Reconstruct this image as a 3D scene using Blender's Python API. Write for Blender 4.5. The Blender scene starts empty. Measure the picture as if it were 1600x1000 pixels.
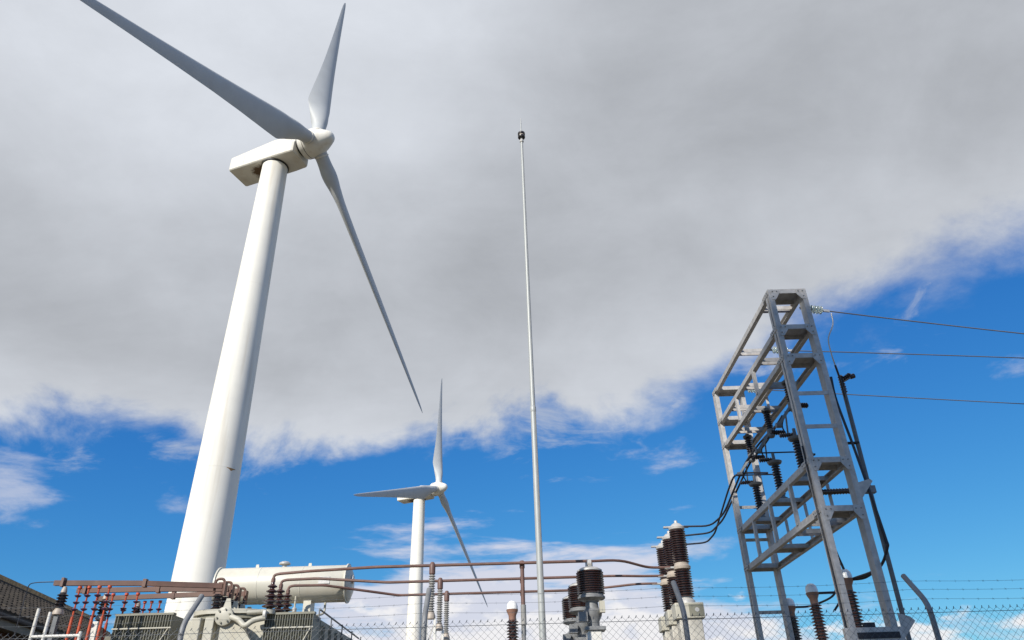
import bpy, bmesh, math, random
from mathutils import Vector, Matrix

random.seed(7)
sc = bpy.context.scene
COL = sc.collection
R = math.radians

# ------------------------------------------------------------------ camera
cam_d = bpy.data.cameras.new('camera')
cam_d.sensor_width = 36.0
cam_d.lens = 1130.0 / 1600.0 * 36.0
cam_d.clip_start = 0.1
cam_d.clip_end = 6000.0
cam = bpy.data.objects.new('camera', cam_d)
COL.objects.link(cam)
PITCH, ROLL = R(30.5), R(-1.64)
_f = Vector((0, math.cos(PITCH), math.sin(PITCH)))
_u0 = Vector((0, -math.sin(PITCH), math.cos(PITCH)))
_r0 = Vector((1, 0, 0))
_r = math.cos(ROLL) * _r0 + math.sin(ROLL) * _u0
_u = math.cos(ROLL) * _u0 - math.sin(ROLL) * _r0
cam.matrix_world = Matrix.Translation((0, 0, 1.6)) @ Matrix((_r, _u, -_f)).transposed().to_4x4()
sc.camera = cam

# ------------------------------------------------------------------ sun and sky
SUN_AZ, SUN_EL = 211.0, 30.5          # clockwise from +Y, behind the camera on the left
to_sun = Vector((math.sin(R(SUN_AZ)) * math.cos(R(SUN_EL)), math.cos(R(SUN_AZ)) * math.cos(R(SUN_EL)), math.sin(R(SUN_EL))))
sd = bpy.data.lights.new('sun', 'SUN')
sd.energy = 5.0
sd.angle = R(0.53)
sd.color = (1.0, 0.94, 0.84)
sun = bpy.data.objects.new('sun', sd)
sun.rotation_euler = to_sun.to_track_quat('Z', 'Y').to_euler()
sun.location = to_sun * 80
COL.objects.link(sun)

sc.view_settings.view_transform = 'Standard'
sc.view_settings.look = 'None'
sc.view_settings.gamma = 1.0
sc.view_settings.exposure = 0.08
sc.view_settings.use_curve_mapping = False

SKY_STRENGTH = 0.11
world = bpy.data.worlds.new('World')
sc.world = world
world.use_nodes = True


def build_world():
    nt = world.node_tree
    nt.nodes.clear()
    N, L = nt.nodes.new, nt.links.new

    def math_n(op, a, b=None, c=None, clamp=False):
        n = N('ShaderNodeMath')
        n.operation = op
        n.use_clamp = clamp
        for i, v in enumerate((a, b, c)):
            if v is None:
                continue
            if isinstance(v, (int, float)):
                n.inputs[i].default_value = v
            else:
                L(v, n.inputs[i])
        return n.outputs[0]

    def smooth(v, a, b):
        n = N('ShaderNodeMapRange')
        n.interpolation_type = 'SMOOTHSTEP'
        n.inputs['From Min'].default_value = a
        n.inputs['From Max'].default_value = b
        L(v, n.inputs['Value'])
        return n.outputs['Result']

    def noise(vec, scale, detail, rough=0.55, lac=2.0, off=(0, 0, 0), dist=0.0, stretch=(1, 1, 1)):
        m = N('ShaderNodeMapping')
        m.inputs['Location'].default_value = off
        m.inputs['Scale'].default_value = stretch
        L(vec, m.inputs['Vector'])
        n = N('ShaderNodeTexNoise')
        n.inputs['Scale'].default_value = scale
        n.inputs['Detail'].default_value = detail
        n.inputs['Roughness'].default_value = rough
        n.inputs['Lacunarity'].default_value = lac
        n.inputs['Distortion'].default_value = dist
        L(m.outputs[0], n.inputs['Vector'])
        return n.outputs['Fac']

    sky = N('ShaderNodeTexSky')
    sky.sky_type = 'NISHITA'
    sky.sun_disc = False
    sky.sun_elevation = R(SUN_EL)
    sky.sun_rotation = R(SUN_AZ)
    sky.altitude = 50
    sky.air_density = 1.0
    sky.dust_density = 0.10
    sky.ozone_density = 2.6
    sk0 = N('ShaderNodeHueSaturation')
    sk0.inputs['Value'].default_value = SKY_STRENGTH
    L(sky.outputs[0], sk0.inputs['Color'])
    # camera-like response of the clear sky: deeper azure, gentler fall-off towards the horizon
    srgb = N('ShaderNodeSeparateColor')
    L(sk0.outputs[0], srgb.inputs[0])
    skys = N('ShaderNodeCombineColor')
    for i, (gain, pw) in enumerate(((0.40, 1.35), (0.645, 0.93), (0.80, 0.52))):
        L(math_n('MULTIPLY', math_n('POWER', math_n('MAXIMUM', srgb.outputs[i], 0.001), pw), gain), skys.inputs[i])

    tc = N('ShaderNodeTexCoord')
    sep = N('ShaderNodeSeparateXYZ')
    L(tc.outputs['Generated'], sep.inputs[0])
    x, y, z = sep.outputs
    zz = math_n('ADD', math_n('MAXIMUM', z, 0.0), 0.10)
    px = math_n('DIVIDE', x, zz)
    py = math_n('DIVIDE', y, zz)
    comb = N('ShaderNodeCombineXYZ')
    L(px, comb.inputs[0])
    L(py, comb.inputs[1])
    P = comb.outputs[0]

    # the large cloud deck: its far edge bends towards the viewer on the right
    edge = math_n('SUBTRACT', 2.08, math_n('MULTIPLY', 0.66, math_n('POWER', math_n('MAXIMUM', math_n('ADD', px, 0.1), 0.0), 1.5)))
    edge = math_n('SUBTRACT', edge, math_n('MULTIPLY', 0.45, math_n('MAXIMUM', math_n('SUBTRACT', -0.75, px), 0.0)))
    d_far = math_n('SUBTRACT', edge, py)
    d_near = math_n('ADD', py, 0.30)
    big = noise(P, 1.6, 3, 0.5, off=(3.1, 1.7, 0))
    fine = noise(tc.outputs['Generated'], 6.0, 12, 0.60, off=(3.3, 1.1, 0.7), dist=0.25, stretch=(0.85, 1.0, 1.2))
    wob = math_n('ADD', math_n('MULTIPLY', math_n('SUBTRACT', big, 0.5), 0.40), math_n('MULTIPLY', math_n('SUBTRACT', fine, 0.5), 1.20))
    d = math_n('ADD', math_n('MINIMUM', d_far, d_near), wob)
    soft = math_n('ADD', 1.0, math_n('MULTIPLY', smooth(px, 0.1, 1.0), 0.9))
    deck = smooth(math_n('DIVIDE', d, soft), -0.06, 0.24)

    # thin wisps trailing off the edge of the deck
    wn = noise(tc.outputs['Generated'], 13.0, 10, 0.63, off=(2.1, 6.4, 3.0), dist=0.5, stretch=(0.55, 0.8, 1.6))
    veil = math_n('MULTIPLY', smooth(math_n('ADD', math_n('ADD', d, 0.05), math_n('MULTIPLY', math_n('SUBTRACT', wn, 0.5), 2.2)), 0.0, 0.55), 0.62)
    deck = math_n('MAXIMUM', deck, math_n('MULTIPLY', veil, smooth(d, -0.75, -0.15)))

    # small scattered clouds beyond the edge, in clumps of their own
    az = math_n('ARCTAN2', x, y)
    c2 = N('ShaderNodeCombineXYZ')
    L(az, c2.inputs[0])
    L(math_n('MULTIPLY', z, 2.3), c2.inputs[1])
    A2 = c2.outputs[0]
    sc1 = noise(A2, 9.0, 9, 0.62, off=(7.3, 2.4, 0), dist=0.2, stretch=(0.8, 1.0, 1))
    clump = None
    for ca, cz, ra, rz, am in ((0.22, 0.318, 0.055, 0.018, 0.8), (-0.63, 0.262, 0.06, 0.035, 0.9), (-0.60, 0.229, 0.05, 0.012, 0.8), (-0.44, 0.260, 0.035, 0.014, 0.6),
                               (0.66, 0.360, 0.05, 0.016, 0.55), (0.245, 0.212, 0.05, 0.014, 0.8), (-1.1, 0.30, 0.25, 0.06, 0.9), (1.2, 0.33, 0.2, 0.05, 0.8), (2.2, 0.35, 0.4, 0.07, 0.9), (-2.0, 0.2, 0.4, 0.05, 0.9)):
        e1 = math_n('POWER', math_n('DIVIDE', math_n('SUBTRACT', az, ca), ra), 2.0)
        e2 = math_n('POWER', math_n('DIVIDE', math_n('SUBTRACT', z, cz), rz), 2.0)
        g_ = math_n('MULTIPLY', math_n('EXPONENT', math_n('MULTIPLY', math_n('ADD', e1, e2), -0.7)), am)
        clump = g_ if clump is None else math_n('MAXIMUM', clump, g_)
    scat = math_n('MULTIPLY', smooth(math_n('ADD', clump, math_n('MULTIPLY', math_n('SUBTRACT', sc1, 0.5), 2.4)), 0.45, 1.05), 0.72)
    # lavender haze bank and white cumulus heads low over the horizon
    low_n = noise(A2, 8.5, 10, 0.58, off=(2.6, 0.35, 0), dist=0.2, stretch=(0.6, 1.4, 1))
    wide = math_n('EXPONENT', math_n('MULTIPLY', math_n('POWER', math_n('DIVIDE', math_n('SUBTRACT', az, 0.0), 0.27), 4.0), -1.0))
    low_h = math_n('MULTIPLY', math_n('SUBTRACT', 0.258, z), 6.0)
    bank_d = math_n('ADD', math_n('SUBTRACT', math_n('MULTIPLY', math_n('SUBTRACT', low_n, 0.52), 2.3), math_n('MULTIPLY', math_n('SUBTRACT', 1.0, wide), 0.85)), low_h)
    bank = smooth(bank_d, -0.05, 0.42)
    cum_n = noise(A2, 17.0, 8, 0.55, off=(1.2, 0.9, 0), dist=0.1)
    cum = smooth(math_n('ADD', math_n('MULTIPLY', math_n('SUBTRACT', cum_n, 0.5), 1.9), math_n('SUBTRACT', math_n('MULTIPLY', math_n('SUBTRACT', 0.156, z), 8.0), math_n('MULTIPLY', math_n('SUBTRACT', 1.0, wide), 0.4))), -0.05, 0.30)

    # shading of the deck: bright thin rim, grey body, brighter where the sun gets through overhead
    body = smooth(d_far, 0.05, 0.75)
    grad = N('ShaderNodeVectorMath')
    grad.operation = 'DOT_PRODUCT'
    L(tc.outputs['Generated'], grad.inputs[0])
    grad.inputs[1].default_value = Vector((-0.30, 0.45, 0.84)).normalized()
    over = smooth(grad.outputs['Value'], 0.86, 1.0)
    tone = noise(P, 2.3, 8, 0.6, off=(4.1, 7.0, 0), dist=0.3, stretch=(0.6, 1.3, 1))
    lum = math_n('ADD', 0.615, math_n('MULTIPLY', body, -0.145))
    lum = math_n('ADD', lum, math_n('MULTIPLY', over, 0.24))
    lum = math_n('ADD', lum, math_n('MULTIPLY', math_n('SUBTRACT', tone, 0.5), 0.17))
    lum = math_n('ADD', lum, math_n('MULTIPLY', math_n('SUBTRACT', fine, 0.5), 0.24))
    ccol = N('ShaderNodeMix')
    ccol.data_type = 'RGBA'
    ccol.blend_type = 'MULTIPLY'
    ccol.inputs[0].default_value = 1.0
    ccol.inputs[6].default_value = (0.935, 0.982, 1.065, 1)
    g = N('ShaderNodeCombineXYZ')
    for i in range(3):
        L(lum, g.inputs[i])
    L(g.outputs[0], ccol.inputs[7])

    def mix(fac, a, b):
        n = N('ShaderNodeMix')
        n.data_type = 'RGBA'
        L(fac, n.inputs[0])
        if isinstance(a, tuple):
            n.inputs[6].default_value = a
        else:
            L(a, n.inputs[6])
        if isinstance(b, tuple):
            n.inputs[7].default_value = b
        else:
            L(b, n.inputs[7])
        return n.outputs[2]

    col = mix(math_n('MULTIPLY', bank, 0.88), skys.outputs[0], (0.70, 0.695, 0.77, 1))
    col = mix(math_n('MULTIPLY', cum, 0.92), col, (0.86, 0.85, 0.86, 1))
    col = mix(scat, col, (0.54, 0.58, 0.70, 1))
    col = mix(deck, col, ccol.outputs[2])
    bg = N('ShaderNodeBackground')
    bg.inputs['Strength'].default_value = 1.0
    L(col, bg.inputs['Color'])
    out = N('ShaderNodeOutputWorld')
    L(bg.outputs[0], out.inputs['Surface'])


build_world()


# ------------------------------------------------------------------ materials
def material(name, color, rough=0.5, metal=0.0, var=0.08, scale=3.0, bump=0.0, bscale=40.0, streak=None, spots=None, coat=0.0, coord='Object'):
    """Principled surface: base colour with soft noise wear; optional vertical streaks of dirt and stain spots."""
    m = bpy.data.materials.new(name)
    m.use_nodes = True
    nt = m.node_tree
    b = nt.nodes['Principled BSDF']
    b.inputs['Roughness'].default_value = rough
    b.inputs['Metallic'].default_value = metal
    if coat:
        b.inputs['Coat Weight'].default_value = coat
        b.inputs['Coat Roughness'].default_value = 0.12
    N, L = nt.nodes.new, nt.links.new
    tc = N('ShaderNodeTexCoord')
    n = N('ShaderNodeTexNoise')
    n.inputs['Scale'].default_value = scale
    n.inputs['Detail'].default_value = 6
    n.inputs['Roughness'].default_value = 0.6
    L(tc.outputs[coord], n.inputs['Vector'])
    ramp = N('ShaderNodeValToRGB')
    lo = tuple(c * (1 - var * 1.6) for c in color)
    hi = tuple(min(1, c * (1 + var)) for c in color)
    ramp.color_ramp.elements[0].position = 0.3
    ramp.color_ramp.elements[0].color = (*lo, 1)
    ramp.color_ramp.elements[1].position = 0.7
    ramp.color_ramp.elements[1].color = (*hi, 1)
    L(n.outputs['Fac'], ramp.inputs['Fac'])
    col = ramp.outputs['Color']

    def overlay(col, tint, vec_scale, thr, amount, nscale, detail=5):
        mp = N('ShaderNodeMapping')
        mp.inputs['Scale'].default_value = vec_scale
        L(tc.outputs[coord], mp.inputs['Vector'])
        nn = N('ShaderNodeTexNoise')
        nn.inputs['Scale'].default_value = nscale
        nn.inputs['Detail'].default_value = detail
        L(mp.outputs[0], nn.inputs['Vector'])
        mr = N('ShaderNodeMapRange')
        mr.inputs['From Min'].default_value = thr
        mr.inputs['From Max'].default_value = thr + 0.2
        mr.inputs['To Max'].default_value = amount
        L(nn.outputs['Fac'], mr.inputs['Value'])
        mx = N('ShaderNodeMix')
        mx.data_type = 'RGBA'
        L(mr.outputs[0], mx.inputs[0])
        L(col, mx.inputs[6])
        mx.inputs[7].default_value = (*tint, 1)
        return mx.outputs[2]
    if streak:
        tint, amt, sx = streak
        col = overlay(col, tint, (sx, sx, sx * 0.06), 0.52, amt, 1.0)
    if spots:
        tint, amt, s = spots
        col = overlay(col, tint, (s, s, s), 0.6, amt, 1.0)
    L(col, b.inputs['Base Color'])
    if bump:
        nb = N('ShaderNodeTexNoise')
        nb.inputs['Scale'].default_value = bscale
        nb.inputs['Detail'].default_value = 4
        L(tc.outputs[coord], nb.inputs['Vector'])
        bp = N('ShaderNodeBump')
        bp.inputs['Strength'].default_value = bump
        bp.inputs['Distance'].default_value = 0.02
        L(nb.outputs['Fac'], bp.inputs['Height'])
        L(bp.outputs['Normal'], b.inputs['Normal'])
    rr = N('ShaderNodeMapRange')
    rr.inputs['To Min'].default_value = max(0.03, rough - 0.1)
    rr.inputs['To Max'].default_value = min(1, rough + 0.12)
    L(n.outputs['Fac'], rr.inputs['Value'])
    L(rr.outputs[0], b.inputs['Roughness'])
    return m


M = {
    'turbine': material('turbine_paint', (0.80, 0.775, 0.70), 0.62, var=0.03, scale=0.5, streak=((0.56, 0.50, 0.40), 0.55, 1.6)),
    'blade': material('blade_paint', (0.50, 0.515, 0.515), 0.55, var=0.04, scale=0.7, spots=((0.40, 0.39, 0.36), 0.4, 0.5)),
    'nacelle': material('nacelle_paint', (0.74, 0.71, 0.63), 0.6, var=0.04, scale=0.8, streak=((0.5, 0.43, 0.3), 0.4, 0.9)),
    'rust': material('rust_stain', (0.40, 0.23, 0.09), 0.8, var=0.35, scale=5),
    'nacelle_seam': material('nacelle_seam', (0.40, 0.37, 0.31), 0.7),
    'gasket': material('dark_seal', (0.03, 0.03, 0.03), 0.6),
    'galv': material('galvanised_steel', (0.45, 0.435, 0.42), 0.55, metal=0.1, var=0.16, scale=9.0, streak=((0.34, 0.29, 0.25), 0.45, 7.0), spots=((0.57, 0.55, 0.52), 0.5, 14)),
    'steel': material('dark_painted_steel', (0.13, 0.14, 0.15), 0.5, metal=0.1, var=0.15, scale=6),
    'galv2': material('weathered_galvanised_pipe', (0.21, 0.215, 0.22), 0.55, metal=0.15, var=0.15, scale=9.0),
    'mast': material('mast_galvanised', (0.38, 0.395, 0.385), 0.45, metal=0.1, var=0.07, scale=2.0, streak=((0.42, 0.43, 0.42), 0.4, 6)),
    'wire': material('fence_wire', (0.075, 0.085, 0.10), 0.5, metal=0.2, var=0.2, scale=4),
    'brown': material('brown_porcelain', (0.058, 0.025, 0.019), 0.22, var=0.2, scale=6, coat=0.4),
    'dark': material('dark_porcelain', (0.022, 0.014, 0.014), 0.25, var=0.2, scale=6, coat=0.3),
    'greyporc': material('grey_porcelain', (0.30, 0.29, 0.27), 0.3, var=0.15, scale=8, coat=0.3),
    'cap': material('aluminium_cap', (0.52, 0.505, 0.48), 0.35, metal=0.2, var=0.08, scale=8),
    'beige': material('beige_fitting', (0.42, 0.36, 0.30), 0.5, var=0.12, scale=9),
    'tan': material('tan_ceramic_collar', (0.27, 0.15, 0.11), 0.4, var=0.12, scale=9),
    'cable': material('black_cable', (0.018, 0.02, 0.03), 0.45, var=0.2, scale=5),
    'bus': material('painted_bus_tube', (0.15, 0.082, 0.066), 0.5, var=0.18, scale=2.5, spots=((0.22, 0.15, 0.11), 0.5, 4)),
    'copper': material('oxidised_copper', (0.135, 0.072, 0.054), 0.55, metal=0.1, var=0.18, scale=3, spots=((0.25, 0.17, 0.11), 0.6, 2.2)),
    'red': material('red_oxide_paint', (0.50, 0.075, 0.025), 0.5, var=0.2, scale=7, spots=((0.2, 0.06, 0.04), 0.6, 9)),
    'violet': material('glazed_disc', (0.10, 0.05, 0.10), 0.25, var=0.2, scale=7, coat=0.4),
    'trafo': material('transformer_paint', (0.47, 0.45, 0.375), 0.5, var=0.08, scale=2.2, streak=((0.38, 0.34, 0.25), 0.45, 4.0)),
    'rad': material('radiator_paint', (0.22, 0.215, 0.168), 0.55, var=0.12, scale=3, streak=((0.2, 0.18, 0.13), 0.5, 7.0)),
    'conserv': material('conservator_paint', (0.60, 0.575, 0.49), 0.42, var=0.05, scale=1.6, streak=((0.5, 0.45, 0.34), 0.35, 3.0)),
    'white': material('white_paint', (0.66, 0.65, 0.61), 0.5, var=0.06, scale=5, streak=((0.5, 0.47, 0.4), 0.35, 6)),
    'capwhite': material('glazed_white_cap', (0.82, 0.81, 0.79), 0.22, var=0.03, scale=6, coat=0.4),
    'concrete': material('concrete', (0.50, 0.48, 0.43), 0.85, var=0.15, scale=5, bump=0.4, bscale=50, streak=((0.33, 0.31, 0.27), 0.4, 4)),
    'tile': material('roof_tile', (0.05, 0.04, 0.03), 0.8, var=0.35, scale=6, spots=((0.17, 0.14, 0.08), 0.7, 5)),
    'ridge': material('ridge_tile', (0.06, 0.055, 0.05), 0.8, var=0.3, scale=5),
    'mortar': material('verge_mortar', (0.42, 0.28, 0.14), 0.9, var=0.3, scale=9),
    'fascia': material('grey_fascia', (0.20, 0.19, 0.15), 0.7, var=0.15, scale=4),
    'brick': material('brown_brickwork', (0.12, 0.065, 0.04), 0.9, var=0.3, scale=14, bump=0.3),
    'glass': material('glass_disc', (0.62, 0.70, 0.66), 0.12, var=0.1, scale=8, coat=0.5),
    'alu': material('aluminium_conductor', (0.11, 0.115, 0.13), 0.6, metal=0.0, var=0.1, scale=3),
    'lamp': material('lamp_housing', (0.035, 0.03, 0.03), 0.35, var=0.2, scale=6),
    'gravel': material('gravel', (0.145, 0.122, 0.082), 0.95, var=0.3, scale=14, bump=0.8, bscale=30, spots=((0.10, 0.11, 0.06), 0.7, 0.3)),
    'slot': material('dark_slot_and_fittings', (0.02, 0.02, 0.025), 0.7),  # near-black fittings; also stands in for shade in the foot bracket slot
}




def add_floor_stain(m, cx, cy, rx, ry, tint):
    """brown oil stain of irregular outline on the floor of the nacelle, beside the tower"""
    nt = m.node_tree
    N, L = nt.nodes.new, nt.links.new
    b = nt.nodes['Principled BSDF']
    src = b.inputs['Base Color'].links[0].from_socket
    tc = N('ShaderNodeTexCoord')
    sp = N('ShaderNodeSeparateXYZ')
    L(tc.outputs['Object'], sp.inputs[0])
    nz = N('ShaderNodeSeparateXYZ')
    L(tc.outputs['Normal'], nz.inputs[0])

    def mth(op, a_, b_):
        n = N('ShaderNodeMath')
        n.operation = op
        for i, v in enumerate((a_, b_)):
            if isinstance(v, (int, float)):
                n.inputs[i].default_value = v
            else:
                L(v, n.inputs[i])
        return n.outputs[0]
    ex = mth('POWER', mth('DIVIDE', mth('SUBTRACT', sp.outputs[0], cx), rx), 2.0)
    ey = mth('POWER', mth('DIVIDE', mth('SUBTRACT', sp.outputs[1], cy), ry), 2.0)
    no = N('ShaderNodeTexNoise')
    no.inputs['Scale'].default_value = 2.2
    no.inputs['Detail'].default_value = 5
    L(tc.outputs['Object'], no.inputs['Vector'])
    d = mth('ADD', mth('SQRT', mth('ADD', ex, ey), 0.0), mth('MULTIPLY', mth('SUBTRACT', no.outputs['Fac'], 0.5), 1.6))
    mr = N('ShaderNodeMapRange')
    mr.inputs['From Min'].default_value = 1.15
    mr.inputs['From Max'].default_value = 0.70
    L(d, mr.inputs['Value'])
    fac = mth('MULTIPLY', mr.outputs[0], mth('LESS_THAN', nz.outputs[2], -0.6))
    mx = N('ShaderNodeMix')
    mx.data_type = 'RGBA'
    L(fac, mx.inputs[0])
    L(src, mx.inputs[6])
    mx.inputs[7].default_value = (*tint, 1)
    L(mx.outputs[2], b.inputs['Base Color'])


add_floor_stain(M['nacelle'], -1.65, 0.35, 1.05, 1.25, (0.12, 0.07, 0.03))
_g = M['glass'].node_tree.nodes['Principled BSDF']
_g.inputs['Transmission Weight'].default_value = 0.75
_g.inputs['IOR'].default_value = 1.3

# ------------------------------------------------------------------ mesh helpers
def frame(axis):
    a = Vector(axis).normalized()
    t = Vector((0, 0, 1)) if abs(a.z) < 0.95 else Vector((0, 1, 0))
    s = t.cross(a).normalized()
    return s, a.cross(s).normalized(), a


class MB:
    def __init__(self):
        self.v, self.f = [], []

    def add(self, vs, fs):
        o = len(self.v)
        self.v += [tuple(p) for p in vs]
        self.f += [tuple(i + o for i in q) for q in fs]
        return self

    def box(self, x0, x1, y0, y1, z0, z1):
        vs = [(x, y, z) for z in (z0, z1) for y in (y0, y1) for x in (x0, x1)]
        return self.add(vs, [(0, 2, 3, 1), (4, 5, 7, 6), (0, 1, 5, 4), (2, 6, 7, 3), (0, 4, 6, 2), (1, 3, 7, 5)])

    def bar(self, a, b, w, h, up=None):
        """rectangular bar from a to b, w across, h along up"""
        a, b = Vector(a), Vector(b)
        ax = (b - a).normalized()
        up = Vector(up) if up else (Vector((0, 0, 1)) if abs(ax.z) < 0.95 else Vector((0, 1, 0)))
        s = ax.cross(up).normalized()
        u = s.cross(ax).normalized()
        vs = [p + s * sx * w / 2 + u * su * h / 2 for p in (a, b) for sx, su in ((-1, -1), (1, -1), (1, 1), (-1, 1))]
        return self.add(vs, [(0, 3, 2, 1), (4, 5, 6, 7), (0, 1, 5, 4), (1, 2, 6, 5), (2, 3, 7, 6), (3, 0, 4, 7)])

    def tube(self, pts, r, n=10, caps=True):
        pts = [Vector(p) for p in pts]
        rs = r if isinstance(r, (list, tuple)) else [r] * len(pts)
        vs, fs = [], []
        s = None
        for i, p in enumerate(pts):
            if i == 0:
                t = pts[1] - p
            elif i == len(pts) - 1:
                t = p - pts[i - 1]
            else:
                t = (pts[i + 1] - p).normalized() + (p - pts[i - 1]).normalized()
            t.normalize()
            if s is None:
                s = frame(t)[0]
            s = (s - t * s.dot(t)).normalized()
            u = t.cross(s)
            for k in range(n):
                a = 2 * math.pi * k / n
                vs.append(p + (s * math.cos(a) + u * math.sin(a)) * rs[i])
        for i in range(len(pts) - 1):
            for k in range(n):
                k2 = (k + 1) % n
                fs.append((i * n + k, i * n + k2, (i + 1) * n + k2, (i + 1) * n + k))
        if caps:
            fs.append(tuple(range(n - 1, -1, -1)))
            fs.append(tuple((len(pts) - 1) * n + k for k in range(n)))
        return self.add(vs, fs)

    def lathe(self, prof, origin=(0, 0, 0), axis=(0, 0, 1), n=20):
        """prof: list of (radius, height along axis)"""
        s, u, a = frame(axis)
        o = Vector(origin)
        vs, fs = [], []
        for r, h in prof:
            for k in range(n):
                t = 2 * math.pi * k / n
                vs.append(o + a * h + (s * math.cos(t) + u * math.sin(t)) * max(r, 1e-4))
        for i in range(len(prof) - 1):
            for k in range(n):
                k2 = (k + 1) % n
                fs.append((i * n + k, i * n + k2, (i + 1) * n + k2, (i + 1) * n + k))
        if prof[0][0] > 1e-3:
            fs.append(tuple(range(n - 1, -1, -1)))
        if prof[-1][0] > 1e-3:
            fs.append(tuple((len(prof) - 1) * n + k for k in range(n)))
        return self.add(vs, fs)

    def prism(self, poly, a, b):
        """poly: list of 3D points (closed), extruded by vector from a to b"""
        d = Vector(b) - Vector(a)
        n = len(poly)
        vs = [Vector(p) for p in poly] + [Vector(p) + d for p in poly]
        fs = [tuple(range(n - 1, -1, -1)), tuple(range(n, 2 * n))] + [(i, (i + 1) % n, n + (i + 1) % n, n + i) for i in range(n)]
        return self.add(vs, fs)

    def build(self, name, mat, parent=None, smooth=35, bevel=0.0):
        me = bpy.data.meshes.new(name)
        me.from_pydata(self.v, [], self.f)
        bm = bmesh.new()
        bm.from_mesh(me)
        bmesh.ops.recalc_face_normals(bm, faces=bm.faces)
        bm.to_mesh(me)
        bm.free()
        if smooth:
            me.shade_smooth()
            me.set_sharp_from_angle(angle=R(smooth))
        me.materials.append(M[mat])
        o = bpy.data.objects.new(name, me)
        COL.objects.link(o)
        if parent is not None:
            o.parent = parent
            o.matrix_parent_inverse = Matrix.Identity(4)
        if bevel:
            bv = o.modifiers.new('bevel', 'BEVEL')
            bv.width = bevel
            bv.segments = 2
            bv.limit_method = 'ANGLE'
        return o


def thing(name, label, cat, loc=(0, 0, 0), rz=0.0, group=None):
    o = bpy.data.objects.new(name, None)
    o.empty_display_size = 0.3
    COL.objects.link(o)
    o.location = loc
    o.rotation_euler = (0, 0, rz)
    return tag(o, label, cat, group)


def tag(o, label, cat, group=None):
    o['label'] = label
    o['category'] = cat
    if group:
        o['group'] = group
    return o


def copy_thing(src, loc, label, rz=None):
    def rec(o, par):
        c = o.copy()
        COL.objects.link(c)
        c.parent = par
        if par is not None:
            c.matrix_parent_inverse = Matrix.Identity(4)
        for ch in [k for k in bpy.data.objects if k.parent == o]:
            rec(ch, c)
        return c
    r = rec(src, None)
    r.location = loc
    if rz is not None:
        r.rotation_euler.z = rz
    r['label'] = label
    return r


def sheds(z0, z1, rc, rs, n, lip=0.35):
    """profile of a ribbed insulator body"""
    p = [(rc, z0)]
    st = (z1 - z0) / n
    for i in range(n):
        b = z0 + i * st
        p += [(rc, b + st * 0.12), (rs, b + st * 0.30), (rs, b + st * 0.42), (rc, b + st * 0.88)]
    p.append((rc, z1))
    return p


def spline(pts, n=8):
    """Catmull-Rom through the points"""
    P = [Vector(p) for p in pts]
    P = [P[0] * 2 - P[1]] + P + [P[-1] * 2 - P[-2]]
    out = []
    for i in range(1, len(P) - 2):
        p0, p1, p2, p3 = P[i - 1:i + 3]
        for k in range(n):
            t = k / n
            out.append(0.5 * ((2 * p1) + (p2 - p0) * t + (2 * p0 - 5 * p1 + 4 * p2 - p3) * t * t + (3 * p1 - p0 - 3 * p2 + p3) * t ** 3))
    out.append(P[-2])
    return out


def rounded(pts, r=0.12, n=4):
    """polyline with its corners rounded"""
    P = [Vector(p) for p in pts]
    out = [P[0]]
    for i in range(1, len(P) - 1):
        a, b, c = P[i - 1], P[i], P[i + 1]
        k = min(r, (a - b).length * 0.45, (c - b).length * 0.45)
        s, e = b + (a - b).normalized() * k, b + (c - b).normalized() * k
        for j in range(n + 1):
            t = j / n
            out.append(s * (1 - t) ** 2 + b * 2 * t * (1 - t) + e * t * t)
    out.append(P[-1])
    return out


# ------------------------------------------------------------------ ground
g = MB()
g.add([(-3000, -3000, 0), (3000, -3000, 0), (3000, 3000, 0), (-3000, 3000, 0)], [(0, 1, 2, 3)])
go = g.build('ground', 'gravel', smooth=0)
go['kind'] = 'structure'


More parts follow.
